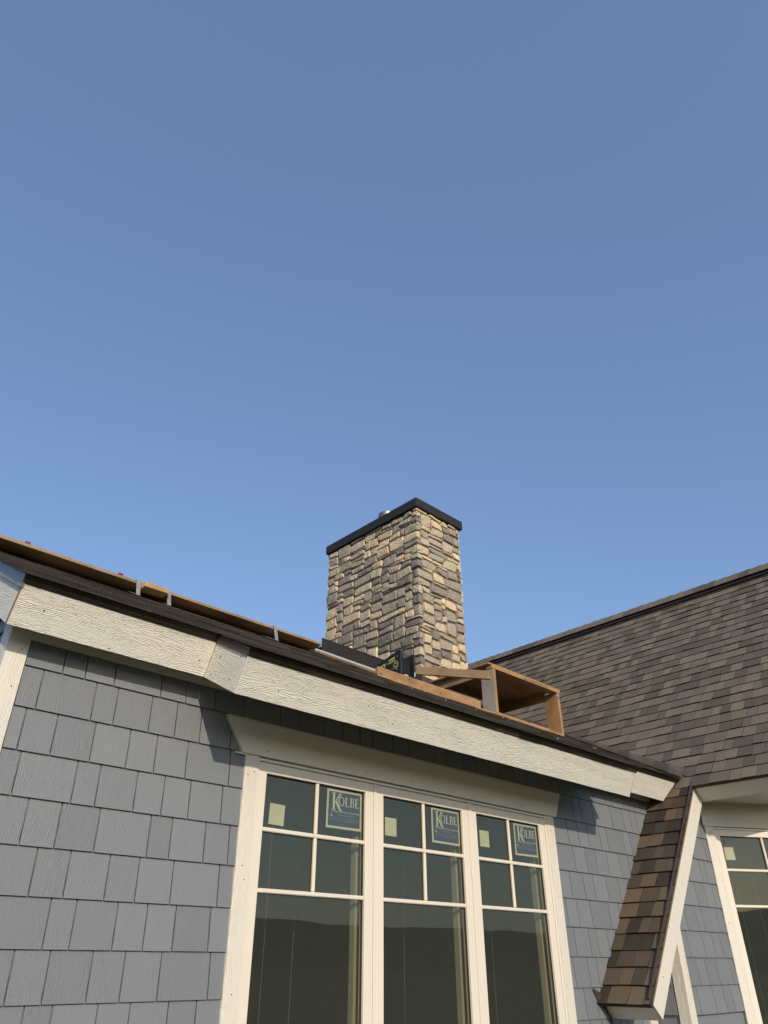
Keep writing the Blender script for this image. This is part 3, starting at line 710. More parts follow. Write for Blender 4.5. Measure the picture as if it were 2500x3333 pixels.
for t in tabs:
    x, y, w, th, f = t
    if id(t) in vs_: place_tab(roof2, x, y, w, th, M_ROOF); continue
    x2 = x + EX*1.2*cb_; ya = y
    yb = min(top_line_y(x2), 8.6) if f and x > XE + 0.01 else y
    add_tab(fieldR, pr(x, y), pr(x, y-w), pr(x2, y-w), pr(x2, yb), nR, th)
fr_ = link_bm(fieldR, 'shingle_field', [M_ROOF, M_CUT], roof2, (1, 0, 0)); fr_['kind'] = 'stuff'
# cut shingles of the long roof turned up into the valley
n_v = 15
for i in range(n_v):
    y0 = 2.985 + i*0.155; y1 = y0 + 0.175
    bm = bmesh.new(); rows_ = []
    for yy, rise in ((y0, 0.010), (y1, -0.004)):
        xv = valley_x(yy); xt = 5.765 + (0.003 + zr(0)*0) ; xm = None
        # x of the measured edge on the wing slope at this y
        for (xa, ya), (xb, yb) in zip(MEAS, MEAS[1:] + [(8.2, 4.646 + 0.9*2.25)]):
            if ya <= yy <= yb: xm = xa + (xb-xa)*(yy-ya)/(yb-ya)
        if xm is None: xm = xv + 0.06
        xm = max(xm + 0.012, xv + 0.02)
        lo = pf(xv - 0.20, yy, 0.006 + rise); l2 = pf(xv - 0.05, yy, 0.006 + rise); mid = pr(xv - 0.004, yy, 0.012 + rise)
        m2 = pr(xv + (xm-xv)*0.5, yy, 0.018+rise); hi = pr(xm + 0.006, yy, 0.020+rise)
        rows_.append([bm.verts.new(p) for p in (lo, l2, mid, m2, hi)])
    for j in range(4): bm.faces.new((rows_[0][j], rows_[0][j+1], rows_[1][j+1], rows_[1][j]))
    r_ = bmesh.ops.solidify(bm, geom=bm.faces[:], thickness=0.006)
    link_bm(bm, 'valley_shingle', M_VAL[i % 3], roof2, (0, 1, 0))
# ridge: black vent slot and overlapping caps
prism('ridge_vent', [pr(RIDGE_X-0.10, YE, 0.002), pr(RIDGE_X-0.10, YE, 0.035), V((RIDGE_X, YE, zr(RIDGE_X)+0.065)), V((RIDGE_X+0.10, YE, pr(RIDGE_X-0.10, YE, 0.035).z)), V((RIDGE_X+0.10, YE, pr(RIDGE_X-0.10, YE, 0).z))], (0, 8.6-YE, 0), M_BLACK, roof2)
y = YE
while y < 8.55:
    bm = bmesh.new(); w = 0.148; zt = zr(RIDGE_X) + 0.082; dxx = 0.115
    a = [(RIDGE_X-dxx, y, zt-0.118), (RIDGE_X-0.03, y, zt-0.022), (RIDGE_X, y, zt), (RIDGE_X+0.03, y, zt-0.022), (RIDGE_X+dxx, y, zt-0.118)]
    lift = V((0, 0, 0.010))
    up_ = [bm.verts.new(V(p)+lift) for p in a]; dn = [bm.verts.new(V(p)+V((0, w+0.02, -0.002))) for p in a]; lo = [bm.verts.new(V(p)+V((0, 0, -0.001))) for p in a]
    for i in range(4):
        bm.faces.new((up_[i], up_[i+1], dn[i+1], dn[i])); bm.faces.new((lo[i], lo[i+1], up_[i+1], up_[i]))
    bm.faces.new((lo[0], up_[0], dn[0]))
    link_bm(bm, 'ridge_cap', M_ROOF, roof2, (0, 1, 0)); y += w
# wing fascia, mitred rake board, strip fascia, soffit
def fas_r(xtop, ztop, y0, y1, name, mat, label):
    a = V((xtop, y0, ztop)); n_ = -nR*0.182
    o = prism(name, [a, a+n_, a+n_+sR*0.018, a+sR*0.018], (0, y1-y0, 0), mat, house, 0.0015, (0, 1, 0)); o['label'] = label; return o
f1 = fas_r(6.507, 1.341, YE, 2.8975, 'fascia', M_TRIM, 'shaded fascia of the wing eave above the bay window')
nail((6.555, 2.80, 1.298), (-sR), 0.004, parent=f1)
f2 = fas_r(5.180, -0.180, 2.9205, 3.276, 'fascia', M_TRIM, 'short shaded fascia closing the foot of the narrow roof strip')
rt, rb_ = V((6.507, 2.900, 1.341)), V((5.180, 2.900, -0.180))
rake = prism('rake_board', [rb_, rb_ - nR*0.170, rt - nR*0.180, rt], (0, 0.018, 0), M_EMB2, house, 0.0015, sR); rake['label'] = 'sunlit cream rake board leaning along the narrow roof strip'
for f, h in ((0.12, 0.5), (0.30, 0.3), (0.52, 0.6), (0.68, 0.35), (0.90, 0.5)): nail(rb_.lerp(rt, f) - nR*(0.18*h), (0, -1, 0), 0.004, parent=rake)
a, b = rb_ - sR*0.012 + nR*0.030, rt + nR*0.030; a.y = b.y = 2.8925
prism('drip_edge', [a, b, b - nR*0.034, a - nR*0.034], (0, 0.0072, 0), M_BROWN, house, 0, sR)
a = pr(XS+0.012, YS+0.008, -0.008)
prism('drip_edge', [a, a - nR*0.030, a - nR*0.030 + sR*0.003, a + sR*0.06], (0, 0.385, 0), M_BROWN, house, 0, (0, 1, 0))
a = pr(XE+0.012, YE, -0.008)
prism('drip_edge', [a, a - nR*0.030, a - nR*0.030 + sR*0.003, a + sR*0.06], (0, 2.8915-YE, 0), M_BROWN, house, 0, (0, 1, 0))
a = rb_ - nR*0.176 + sR*0.02; b = rt - nR*0.176
prism('soffit', [V((a.x, 2.919, a.z)), V((b.x, 2.919, b.z)), V((b.x, 2.919, b.z)) + nR*0.012, V((a.x, 2.919, a.z)) + nR*0.012], (0, 0.36, 0), M_TRIM, house, 0, sR)
prism('soffit', [(6.64, YE, 1.2605), (6.64, 3.08, 1.2605), (7.4, 3.2, 1.2605), (11.3, 2.6, 1.2605), (11.3, YE, 1.2605)], (0, 0, 0.012), M_TRIM, house)
gw = prism('wall', [(7.785, 2.455, GZ), (11.2, 2.455, GZ), (11.2, 2.455, 1.27), (8.93, 2.455, zr(8.93)-0.08), (6.70, 2.455, 1.275), (7.785, 2.455, 1.275)], (0, 0.1, 0), M_SIDE, house, 0, (0, 0, 1)); gw['label'] = 'front gable wall of the wing'
siding_field((7.79, 2.452, 0), (1, 0, 0), 3.4, -12, 1, lambda u: 1.25, gw, 6)
siding_field((6.72, 2.452, 0), (1, 0, 0), 4.4, 2, 17, lambda u: min(zr(6.72+u), zr(2*RIDGE_X-6.72-u)) - 0.30, gw, 8)
rg = prism('rake_board', [(6.507, YE-0.019, 1.341), (6.645, YE-0.019, 1.224), (8.93, YE-0.019, zr(8.93)-0.29), (8.93, YE-0.019, zr(8.93)-0.03)], (0, 0.018, 0), M_TRIM, house, 0.001, sR)
# kick out flashing at the foot of the strip, and the fascia's shadow line put in as a brown bar along the wall
bm = bmesh.new()
kp = [(5.100, 3.268, -0.120), (5.178, 3.255, -0.150), (5.190, 3.262, -0.205), (5.150, 3.270, -0.190)]
add_prism(bm, kp, (0.0, 0.004, 0.0)); link_bm(bm, 'kickout_and_shadow_line', M_BROWN, house)
a, b = V((5.175, 3.2655, -0.165)), V((5.306, 3.2655, -0.318))
hexa('kickout_and_shadow_line', a, b-a, (0, 0.012, 0), (-0.012, 0, -0.010), M_BROWN, house)  # dark bar standing in for the fascia's shadow line, no metal here

# ---------------------------------------------------------------- chimney
CX0, CX1, CY0, CY1 = 5.600, 6.385, 5.250, 6.930; CZ0, CZ1 = 2.30, 4.905
chim = box('chimney', CX0, CX1, CY0, CY1, CZ0, CZ1, M_MORT, house); chim['label'] = 'square chimney of mixed tan and grey rubble stone'
UL = CY1 - CY0; UW = CX1 - CX0
GU, GV = 0.0660, 0.0425
def fold(u, v, h):
    """unrolled chimney skin: u runs along the side face (from far to near), round the near corner, along the front"""
    if u <= UL: return V((CX0 - h, CY1 - u, CZ0 + v))
    return V((CX0 + (u-UL), CY0 - h, CZ0 + v))
ncu, ncv = int(round((UL+UW)/GU)), int(round((CZ1-CZ0)/GV))
GU = (UL+UW)/ncu; GV = (CZ1-CZ0)/ncv
occ = [[False]*ncu for _ in range(ncv)]
r = random.Random(21)
SIZES = [(3, 2)]*5 + [(4, 2)]*5 + [(3, 3)]*5 + [(2, 2)]*2 + [(4, 3)]*5 + [(5, 2)]*2 + [(4, 1)]*4 + [(3, 1)]*3 + [(5, 1)]*1 + [(2, 3)]*3 + [(5, 3)]*2 + [(3, 4)]*2 + [(4, 4)]*2
ic_ = int(round(UL/GU))
def latt(i, j):
    u, v = i*GU, j*GV
    if 0 < i < ncu: u += 0.044*noise.noise(V((i*0.9, j*0.55, 3.1)))*(0.2 if abs(i-ic_) < 1 else 1)
    if 0 < j < ncv: v += 0.026*noise.noise(V((i*0.42, j*0.9, 9.7))) + 0.018*noise.noise(V((i*0.11, j*0.21, 5.0)))
    return u, v
stones = []
for j in range(ncv):
    for i in range(ncu):
        if occ[j][i]: continue
        opts = SIZES[:]; r.shuffle(opts)
        for w, h in opts + [(2, 1), (1, 2), (1, 1)]:
            if i+w > ncu or j+h > ncv or any(occ[j+b][i+a] for a in range(w) for b in range(h)): continue
            if w > 1 and ic_ in (i+w, i) and w < 5 and r.random() < 0.75 and h > 1: continue        # favour stones that turn the corner
            left = 0
            while i+w+left < ncu and not occ[j][i+w+left] and left < 2: left += 1
            if left == 1 and i+w+1 < ncu and occ[j][i+w+1] and r.random() < 0.9: continue
            break
        for a in range(w):
            for b in range(h): occ[j+b][i+a] = True
        stones.append((i, j, w, h))
def stone(i, j, w, h):
    q = [latt(i, j), latt(i+w, j), latt(i+w, j+h), latt(i, j+h)]
    gap = 0.0066
    ss = [-1, -0.90, -0.55, 0.0, 0.55, 0.90, 1]; tt = [-1, -0.84, -0.3, 0.3, 0.84, 1]
    H = r.uniform(0.015, 0.028); seed = r.random()*100; tiltu, tiltv = r.uniform(-0.008, 0.008), r.uniform(-0.008, 0.008)
    cut = [r.choice((0.0, 0.0, 0.25, 0.5)) for _ in range(4)]
    wid = q[1][0]-q[0][0]; hei = q[3][1]-q[0][1]
    def uvp(s, t):
        a, b = (s+1)/2, (t+1)/2
        u = (q[0][0]*(1-a)+q[1][0]*a)*(1-b) + (q[3][0]*(1-a)+q[2][0]*a)*b
        v = (q[0][1]*(1-b)+q[3][1]*b)*(1-a) + (q[1][1]*(1-b)+q[2][1]*b)*a
        return u, v
    corner = q[0][0] < UL-0.02 and q[1][0] > UL+0.02
    if corner:
        f = (UL-(q[0][0]+q[3][0])/2)/(((q[1][0]+q[2][0])-(q[0][0]+q[3][0]))/2); fc = f*2-1
        ss = [-1, -0.9+0.0*fc, (fc-0.9)/2, fc-0.06, fc, fc+0.06, (fc+0.9)/2, 0.9, 1]
        ss = sorted(set(ss))
    bm = bmesh.new(); grid = []
    for t in tt:
        row = []
        for s in ss:
            s2, t2 = s, t
            ed = max(abs(s), abs(t))
            # round the four corners of the outline
            ci = (0 if t < 0 else 3) if s < 0 else (1 if t < 0 else 2)
            kx, ky = max(0, abs(s)-0.6)/0.4, max(0, abs(t)-0.5)/0.5
            pull = kx*ky*(0.14 + 0.42*cut[ci])
            s2 = s*(1-pull*min(0.5, 0.035/wid*2)); t2 = t*(1-pull*min(0.6, 0.030/hei*2))
            u, v = uvp(s2, t2)
            u -= math.copysign(gap, s)*min(1, abs(s)); v -= math.copysign(gap, t)*min(1, abs(t))
            wob = 0.0045 if ed > 0.8 else 0.0
            if not (corner and abs(u-UL) < 0.03): u += wob*noise.noise(V((u*23+seed, v*23, 0.3)))
            v += wob*noise.noise(V((u*23+seed, v*23, 7.3)))
            if corner and abs(s-fc) < 1e-6: u = UL
            edge = abs(s) >= 0.999 or abs(t) >= 0.999
            h_ = -0.004 if edge else H*(0.90 if ed > 0.8 else 1.0) + tiltu*s + tiltv*t + 0.008*noise.noise(V((u*21+seed, v*17, 2.2)))
            row.append((u, v, h_))
        grid.append(row)
    vs = []
    for row in grid:
        rr = []
        for u, v, h_ in row:
            if corner and abs(u-UL) < 1e-6: p = V((CX0-h_*0.92, CY0-h_*0.92, CZ0+v))
            elif corner and abs(u-UL) < 0.05 and h_ > 0: p = fold(u, v, h_)
            else: p = fold(u, v, h_)
            rr.append(bm.verts.new(p))
        vs.append(rr)
    for b in range(len(tt)-1):
        for a in range(len(ss)-1): bm.faces.new((vs[b][a], vs[b][a+1], vs[b+1][a+1], vs[b+1][a]))
    return bm
# stones low down behind the roof work show least: past 300 they are joined
stones.sort(key=lambda t: -(t[1]+t[3]))
rest = bmesh.new(); made = 0
for st in stones:
    if st[1]*GV + CZ0 + st[3]*GV < 2.45: continue
    b_ = stone(*st)
    if made < 298:
        link_bm(b_, 'stone', M_STONE, chim, (1, 0, 0)); made += 1
    else:
        me = bpy.data.meshes.new('tmp'); b_.to_mesh(me); b_.free(); rest.from_mesh(me); bpy.data.meshes.remove(me)
if len(rest.verts):
    o = link_bm(rest, 'lower_stones', M_STONE, chim); o['kind'] = 'stuff'
else: rest.free()
# stones returning round the two far corners
for j in range(0, ncv, 2):
    if r.random() < 0.85:
        z0 = CZ0 + j*GV + 0.006; z1 = CZ0 + (j+2)*GV - 0.006; bm = bmesh.new()
        d = r.uniform(0.012, 0.03); add_hex(bm, (CX1-0.005, CY0-0.012, z0), (d, 0, 0), (0, r.uniform(0.1, 0.2), 0), (0, 0, z1-z0)); bevel(bm, 0.006); 
        d = r.uniform(0.012, 0.03); add_hex(bm, (CX0-0.010, CY1-0.005, z0), (r.uniform(0.1, 0.2), 0, 0), (0, d, 0), (0, 0, z1-z0))
        o = link_bm(bm, 'stone', M_STONE, chim) if False else link_bm(bm, 'corner_return', M_STONE, chim); o['kind'] = 'stuff'
# cap, flue, flashings
bm = bmesh.new()
add_hex(bm, (5.550, 5.200, 4.905), (0.885, 0, 0), (0, 1.765, 0), (0, 0, 0.125)); bevel(bm, 0.004)
link_bm(bm, 'chimney_cap', M_BLACK, chim)
for p, n_ in (((5.55, 5.75, 4.96), (-1, 0, 0)), ((5.55, 6.35, 4.96), (-1, 0, 0)), ((6.0, 5.2, 4.96), (0, -1, 0)), ((5.55, 5.4, 4.96), (-1, 0, 0))):
    nail(p, n_, 0.006, M_BLACK, chim)
bm = bmesh.new(); c = V((5.905, 6.10, 5.03)); seg = 28
rings = []
for rr, z in ((0.108, 0.0), (0.108, 0.205), (0.117, 0.21), (0.117, 0.285), (0.108, 0.285), (0.108, 0.05)):
    rings.append([bm.verts.new(c + V((rr*math.cos(i*2*math.pi/seg), rr*math.sin(i*2*math.pi/seg), z))) for i in range(seg)])
for a, b in zip(rings, rings[1:]):
    for i in range(seg): bm.faces.new((a[i], a[(i+1) % seg], b[(i+1) % seg], b[i]))
bm.faces.new(rings[-1]); link_bm(bm, 'flue_pipe', M_STEEL, chim)
x = CX0 - 0.036
a0, a1 = V((x, CY1+0.05, zf(CY1+0.05)-0.02)), V((x, CY0-0.05, zf(CY0-0.05)-0.02))
prism('side_flashing', [a0, a1, a1 + V((0, 0, 0.175)), a0 + V((0, 0, 0.205))], (0.006, 0, 0), M_BROWN, chim, 0, (0, 1, 0))
prism('side_flashing', [a0 + V((-0.004, 0, 0.205)), a1 + V((-0.004, 0, 0.175)), a1 + V((-0.004, 0, 0.19)), a0 + V((-0.004, 0, 0.22))], (0.022, 0, 0), M_BROWN, chim, 0, (0, 1, 0))
box('apron_flashing', CX0-0.04, CX1+0.03, CY0-0.042, CY0-0.036, zf(CY0)-0.1, zf(CY0)+0.115, M_BROWN, chim)

# ---------------------------------------------------------------- posters and paper labels on the glass
def letters(bm, T):
    """KOLBE in a serif hand, in poster units (0..1 across, 0..1 up)"""
    def poly(*p): 
        f = [bm.verts.new(T(0.13+(q[0]-0.145)*0.962, q[1])) for q in p]; bm.faces.new(f)
    def rect(a, b, c, d): poly((a, b), (c, b), (c, d), (a, d))
    # K
    rect(0.185, 0.475, 0.240, 0.895); rect(0.145, 0.465, 0.280, 0.482); rect(0.145, 0.888, 0.275, 0.905)
    poly((0.238, 0.66), (0.275, 0.685), (0.415, 0.89), (0.365, 0.89)); rect(0.345, 0.888, 0.455, 0.905)
    poly((0.240, 0.69), (0.290, 0.71), (0.420, 0.50), (0.475, 0.455), (0.405, 0.455), (0.355, 0.49))
    # O
    n = 20; cx, cy = 0.435, 0.705
    for i in range(n):
        a, b = i*2*math.pi/n, (i+1)*2*math.pi/n
        def ri(t): return (cx + 0.061*math.cos(t), cy + 0.105*math.sin(t))
        def ro(t): return (cx + 0.090*math.cos(t), cy + 0.125*math.sin(t))
        poly(ri(a), ro(a), ro(b), ri(b))
    # L
    rect(0.560, 0.595, 0.595, 0.825); rect(0.540, 0.817, 0.615, 0.830); rect(0.540, 0.585, 0.665, 0.602); poly((0.645, 0.602), (0.665, 0.602), (0.680, 0.650))
    # B
    rect(0.705, 0.595, 0.738, 0.825); rect(0.685, 0.817, 0.765, 0.830); rect(0.685, 0.585, 0.770, 0.598); rect(0.738, 0.708, 0.770, 0.722)
    for cx2, cy2, rx, ry in ((0.765, 0.772, 0.044, 0.058), (0.768, 0.654, 0.054, 0.069)):
        m_ = 10
        for i in range(m_):
            a, b = -math.pi/2 + i*math.pi/m_, -math.pi/2 + (i+1)*math.pi/m_
            poly(*[(cx2 + (rx-f*0.028)*math.cos(t), cy2 + (ry-f*0.013)*math.sin(t)) for t, f in ((a, 1), (a, 0), (b, 0), (b, 1))])
    # E
    rect(0.855, 0.595, 0.888, 0.825); rect(0.836, 0.815, 0.945, 0.830); rect(0.836, 0.585, 0.950, 0.600); rect(0.888, 0.708, 0.925, 0.720)
    poly((0.930, 0.815), (0.945, 0.815), (0.948, 0.775)); poly((0.930, 0.600), (0.950, 0.600), (0.965, 0.645)); rect(0.918, 0.690, 0.926, 0.738)
    rect(0.945, 0.555, 0.952, 0.562)
def text_mesh(txt, size, T, xa, y, width, parent, name, mat, spacing=1.0):
    cu = bpy.data.curves.new('text', 'FONT'); cu.body = txt; cu.size = 1.0; cu.space_character = spacing
    to = bpy.data.objects.new('text', cu); COL.objects.link(to)
    dg = bpy.context.evaluated_depsgraph_get(); me = bpy.data.meshes.new_from_object(to.evaluated_get(dg))
    bpy.data.objects.remove(to, do_unlink=True)
    xs = [v.co.x for v in me.vertices]; x0, x1 = min(xs), max(xs)
    for v in me.vertices: v.co = T(xa + (v.co.x-x0)/(x1-x0)*width, y + v.co.y*size)
    me.materials.append(mat); me.name = name
    o = bpy.data.objects.new(name, me); COL.objects.link(o); attach(o, parent); return o
PW, PH = 0.2625, 0.2055
def poster(x0, z1, label, tilt=0.0):
    y = 3.3045; z0 = z1 - PH
    o = empty('window_poster', (x0, y, z0)); tag(o, label, 'poster', 'posters on the triple window')
    def T(off): return lambda u, v: V((x0 + u*PW + (v-0.5)*tilt, y - off, z0 + v*PH + (u-0.5)*tilt))
    def quad(nm, a, b, c, d, off, mat):
        bm = bmesh.new(); t = T(off); vs = [bm.verts.new(t(*q)) for q in ((a, b), (c, b), (c, d), (a, d))]; bm.faces.new(vs)
        ob = link_bm(bm, nm, mat, o); return ob
    bm = bmesh.new(); t = T(0); add_prism(bm, [t(0, 0), t(1, 0), t(1, 1), t(0, 1)], (0, 0.0004, 0)); link_bm(bm, 'sheet', M_CREAMP, o)
    quad('navy_panel', 0.050, 0.060, 0.952, 0.935, 0.0004, M_NAVY)
    bm = bmesh.new(); letters(bm, T(0.0008)); link_bm(bm, 'lettering', M_CREAMP, o)
    text_mesh('WINDOWS & DOORS', 0.068, T(0.0008), 0.125, 0.405, 0.83, o, 'lettering', M_CREAMP)
    text_mesh("We're for the visionaries.", 0.040, T(0.0008), 0.30, 0.335, 0.47, o, 'lettering', M_WPRINT)
    bm = bmesh.new(); t = T(0.0008)
    for q in (((0.115, 0.30), (0.135, 0.30), (0.135, 0.375), (0.120, 0.375)), ((0.135, 0.30), (0.185, 0.30), (0.175, 0.325), (0.135, 0.325))): bm.faces.new([bm.verts.new(t(*p)) for p in q])
    link_bm(bm, 'logo_mark', M_WPRINT, o)
    bm = bmesh.new()
    for i, (a, b) in enumerate(((0.2, 0.9), (0.12, 0.9), (0.12, 0.91), (0.12, 0.90), (0.3, 0.91), (0.85, 0.91))):
        v = (0.285, 0.258, 0.236, 0.212, 0.190, 0.145)[i]
        bm.faces.new([bm.verts.new(t(*p)) for p in ((a, v), (b, v), (b, v+0.008), (a, v+0.008))])
    link_bm(bm, 'fine_print', M_FINE, o)
poster(2.7235, 0.8605, 'cream framed navy poster on the left unit of the triple window, the largest in view', 0.002)
poster(3.5795, 0.862, 'cream framed navy poster on the middle unit of the triple window', -0.002)
poster(4.4210, 0.861, 'cream framed navy poster on the right unit of the triple window', 0.003)
def label(T, u, z, w, h, text, tilt=0.0):
    a = T(u, 0.0272, z); ex = T(u+w, 0.0272, z+tilt*w)-a; ez = T(u-tilt*h, 0.0272, z+h)-a; ey = T(u, 0.0276, z)-a
    o = hexa('paper_label', a, ex, ey, ez, M_PAPER); tag(o, text, 'label', 'paper labels stuck on the panes'); return o
label(Tmain, 2.338, 0.630, 0.098, 0.102, 'pale blank paper label on the left unit of the triple window', -0.03)
label(Tmain, 3.174, 0.657, 0.095, 0.100, 'pale blank paper label at the left edge of the middle window unit')
label(Tmain, 4.044, 0.675, 0.096, 0.100, 'pale blank paper label on the right unit of the triple window')
label(lambda u, d, z: bay(u, 0.012+d, z), 0.177, 0.795, 0.095, 0.102, 'pale blank paper label on the single angled bay window')

# ---------------------------------------------------------------- roof work: staging plank, brackets, lumber, table, wedge
pk = hexa('staging_plank', (-1.2, 4.750, 2.4165), (4.985, 0, 0.010), (0, 0.190, 0.0), (0, 0, 0.022), M_LUMD, None, 0.002)
tag(pk, 'long worn plank lying flat on metal brackets along the low front roof', 'plank')
pk2 = hexa('staging_plank', (-1.2, 4.792, 2.4405), (3.165, 0, 0.0067), (0, 0.14, 0), (0, 0, 0.020), M_LUMG, None, 0.002)
tag(pk2, 'thin greyer plank stacked on top of the long roof plank', 'plank')
for x, text in ((2.012, 'grey steel roof bracket just left of the short fresh block'), (2.265, 'grey steel roof bracket just right of the short fresh block'), (3.268, 'grey steel roof bracket alone near the plank end by the chimney')):
    zp = 2.4165 + 0.002*(x+1.2); t = tag(empty('roof_bracket', (x, 4.86, zf(4.86))), text, 'bracket', 'steel brackets holding the roof plank')
    a = V((x-0.016, 4.742, zp+0.030)); b = V((x-0.016, 4.697, zf(4.697)+0.012))
    hexa('strap', b, (0.032, 0, 0), (0, 0.004, 0), a-b, M_GALV, t, 0.001)
    hexa('hook', (x-0.016, 4.742, zp+0.0245), (0.032, 0, 0), (0, 0.045, 0), (0, 0, 0.0055), M_GALV, t, 0.001)
    hexa('arm', pf(x-0.016, 4.70, 0.0125), (0.032, 0, 0), sF*0.36, nF*0.004, M_GALV, t, 0.001)
    nail((x, 4.741, zp+0.020), (0, -1, 0.1), 0.004, M_NAIL, t)
zp = 2.4165 + 0.002*3.3
blk = hexa('wood_block', (2.038, 4.668, zp-0.0395), (0.196, 0, 0), (0, 0.120, 0), (0, 0, 0.038), M_LUMB, None, 0.002)
tag(blk, 'short fresh yellow lumber offcut tucked under the roof plank between two brackets', 'block')
for x, text in ((1.205, 'small red clip farther from the chimney on the stacked roof planks'), (1.885, 'small red clip by the end of the thin upper roof plank')):
    zc = 2.4405 + 0.0021*(x+1.2) + 0.020
    t = tag(empty('red_clip', (x, 4.79, zc)), text, 'clip', 'red clips on the roof planks')
    hexa('jaw', (x-0.017, 4.776, zc-0.022), (0.034, 0, 0), (0, 0.012, 0), (0, 0, 0.030), M_RED, t, 0.002)
    hexa('jaw', (x-0.015, 4.789, zc+0.0005), (0.030, 0, 0), (0, 0.045, 0), (0, 0, 0.008), M_RED, t, 0.002)
# white trim strip lying down the slope
a, b = pf(4.165, 4.43, 0.010), pf(4.165, 5.34, 0.010)
ws = tag(empty('metal_strip', a), 'narrow white strip lying down the slope beside the chimney flashing', 'metal strip')
hexa('backing', a, (0.060, 0, 0), b-a, nF*0.018, M_LUM, ws, 0.001); hexa('face', a+nF*0.0185, (0.060, 0, 0), b-a, nF*0.016, M_WHITE, ws, 0.001)
# loose two by four on edge in front of the wedge
lb = hexa('loose_board', (4.006, 4.250, 2.066), (1.345, 0, -0.004), (0, 0.038, 0), (0, 0, 0.088), M_LUM, None, 0.003)
tag(lb, 'orange tan board on edge along the roof in front of the black wedge', 'board')
for i in range(16): nail((4.05+rnd.random()*1.25, 4.250, 2.075+rnd.random()*0.07), (0, -1, 0), rnd.choice((0.003, 0.004, 0.005)), M_NAIL, lb)
# staging table
tb = tag(empty('staging_table', (6.15, 4.7, zf(4.3))), 'rough lumber staging table with plywood top standing on the roof beside the chimney', 'staging table')
box('bottom_plate', 5.357, 6.690, 4.250, 4.339, 2.046, 2.084, M_LUM, tb, 0.003)
hexa('bottom_plate', (5.625, 4.345, 2.070), (0.99, 0, 0.0), (0, 0.038, 0), (0, 0, 0.075), M_LUM, tb, 0.003)
p1 = box('leg', 5.583, 5.621, 4.251, 4.410, 2.085, 2.532, M_LUMG, tb, 0.003, (0, 0, 1)); p1['label'] = 'weathered grey leg'
hexa('sunlit_face_strip', (5.5835, 4.2490, 2.086), (0.0365, 0, 0), (0, 0.0017, 0), (0, 0, 0.444), M_LUM, p1, 0, (0, 0, 1))  # added tan strip: sunlight on the leg's narrow face put into colour
p2 = box('leg', 6.690, 6.728, 4.251, 4.425, 2.060, 2.532, M_LUM, tb, 0.003, (0, 0, 1))
hexa('tape_mark', (6.6895, 4.2485, 2.47), (0.039, 0, 0), (0, 0.002, 0), (0, 0, 0.022), M_BLUE, p2)
box('front_beam', 5.575, 6.742, 4.247, 4.336, 2.533, 2.572, M_LUM, tb, 0.003)
box('plywood_top', 5.528, 6.745, 4.262, 5.060, 2.573, 2.588, M_PLY, tb, 0.001, (1, 0, 0))
box('edge_strip', 5.60, 6.73, 4.252, 4.2615, 2.5735, 2.5845, M_LUM, tb, 0.001)
box('side_beam', 6.690, 6.728, 4.430, 5.060, 2.484, 2.572, M_LUM, tb, 0.003, (0, 1, 0))
box('side_beam', 5.583, 5.621, 4.415, 5.060, 2.484, 2.572, M_LUMD, tb, 0.003, (0, 1, 0))
# loose prop from the table to the chimney foot
a, b = V((5.470, 4.195, 2.367)), V((5.262, 5.02, 2.582)); d = (b-a)
sx = d.cross(V((0, 0, 1))).normalized()
pb_ = hexa('prop_board', a, d, -sx*0.038, V((0, 0, 0.086)), M_LUMD, None, 0.003); tag(pb_, 'worn brown board propped against the grey table leg, its sawn end facing out', 'board')
dn_ = d.normalized()
hexa('sawn_end', a - dn_*0.0016 + V((0, 0, 0.003)), -sx*0.036, -dn_*0.0012, V((0, 0, 0.080)), M_LUM, pb_, 0, (0, 0, 1))
# black plastic roof wedge
wg = tag(empty('roof_wedge', (4.73, 4.75, zf(4.7))), 'black plastic wedge platform with yellow markings standing on the roof by the chimney foot', 'wedge platform')
def panel(x0, x1, name='side_panel'):
    bm = bmesh.new()
    add_prism(bm, [(x0, 4.600, zf(4.60)+0.012), (x0, 4.600, 2.565), (x0, 4.618, 2.580), (x0, 4.640, 2.577), (x0, 5.000, 2.492), (x0, 5.000, zf(5.0)+0.012)], (x1-x0, 0, 0)); bevel(bm, 0.003)
    return link_bm(bm, name, M_BPLAS, wg, (0, 1, 0))
sp = panel(4.634, 4.652); panel(4.815, 4.834)
bm = bmesh.new(); add_hex(bm, (4.6525, 4.66, zf(4.66)+0.03), (0.162, 0, 0), (0, 0.012, 0), (0, 0, 0.215)); link_bm(bm, 'cross_panel', M_BPLAS, wg)
hexa('cross_panel', (4.6525, 4.672, 2.500), (0.162, 0, 0), (0, 0.32, -0.03), (0, 0, 0.012), M_BPLAS, wg)
hexa('tray', (4.6525, 4.615, 2.298), (0.162, 0, 0), (0, 0.04, 0), (0, 0, 0.055), M_BPLAS, wg, 0.003)
hexa('handle', (4.690, 4.610, 2.335), (0.05, 0, 0), (0, 0.008, 0), (0, 0, 0.010), M_WPRINT, wg, 0.001)
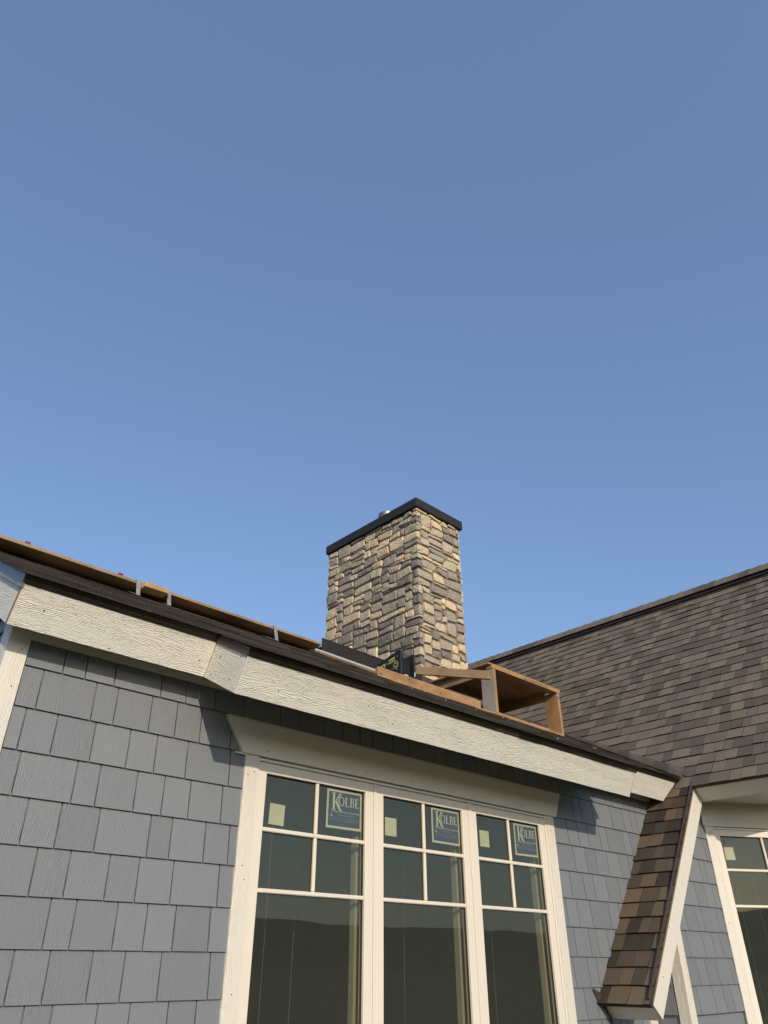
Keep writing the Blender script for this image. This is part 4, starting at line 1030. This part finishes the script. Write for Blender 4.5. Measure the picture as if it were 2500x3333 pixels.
hexa('sticker', (4.8135, 4.599, 2.35), (0.012, 0, 0), (0, 0.0012, 0), (0, 0, 0.04), M_WPRINT, wg)
def side(y, z, h=0.0012): return V((4.634-h, y, z))
def bar(y0, y1, dz, hh, mat, h=0.0012, nm='marking'):
    def zt(y): return 2.565 - (y-4.63)*0.235 - dz
    bm = bmesh.new(); vs = [bm.verts.new(side(y0, zt(y0)-hh, h)), bm.verts.new(side(y1, zt(y1)-hh, h)), bm.verts.new(side(y1, zt(y1), h)), bm.verts.new(side(y0, zt(y0), h))]
    bm.faces.new(vs); return link_bm(bm, nm, mat, sp)
bar(4.685, 4.765, 0.028, 0.040, M_YEL); bar(4.775, 4.810, 0.036, 0.026, mat_flat('dull_green_print', (0.10, 0.12, 0.05), 0.6)); bar(4.818, 4.915, 0.030, 0.040, M_YEL)
for y0, y1 in ((4.695, 4.712), (4.720, 4.737), (4.745, 4.758), (4.828, 4.846), (4.855, 4.868)): bar(y0, y1, 0.040, 0.022, M_BPLAS, 0.0022)
bm = bmesh.new(); n = 24; cy, cz = 4.668, 2.440
for r0, r1, a0, a1 in ((0.030, 0.034, 0, 2*math.pi), (0.014, 0.020, 0.5, 5.9)):
    for i in range(n):
        a, b = a0+(a1-a0)*i/n, a0+(a1-a0)*(i+1)/n
        bm.faces.new([bm.verts.new(side(cy+rr*math.cos(t), cz+rr*1.15*math.sin(t))) for rr, t in ((r0, a), (r1, a), (r1, b), (r0, b))])
link_bm(bm, 'emblem', M_YEL, sp)
for y, z in ((4.65, 2.52), (4.76, 2.49), (4.655, 2.39), (4.72, 2.41), (4.93, 2.45), (4.97, 2.465)): nail((4.634, y, z), (-1, 0, 0), 0.004, M_WPRINT, sp)
# a few pale crumbs of mortar on the lower shingles
bm = bmesh.new(); rr = random.Random(3)
for i in range(14):
    x, y = rr.uniform(3.6, 6.1), rr.uniform(2.78, 3.9); p = pf(x, y, 0.010); s = rr.uniform(0.002, 0.006)
    add_hex(bm, p, (s*1.6, 0, 0), sF*s, nF*s*0.7)
tag(link_bm(bm, 'mortar_crumbs', M_WPRINT), kind='stuff')
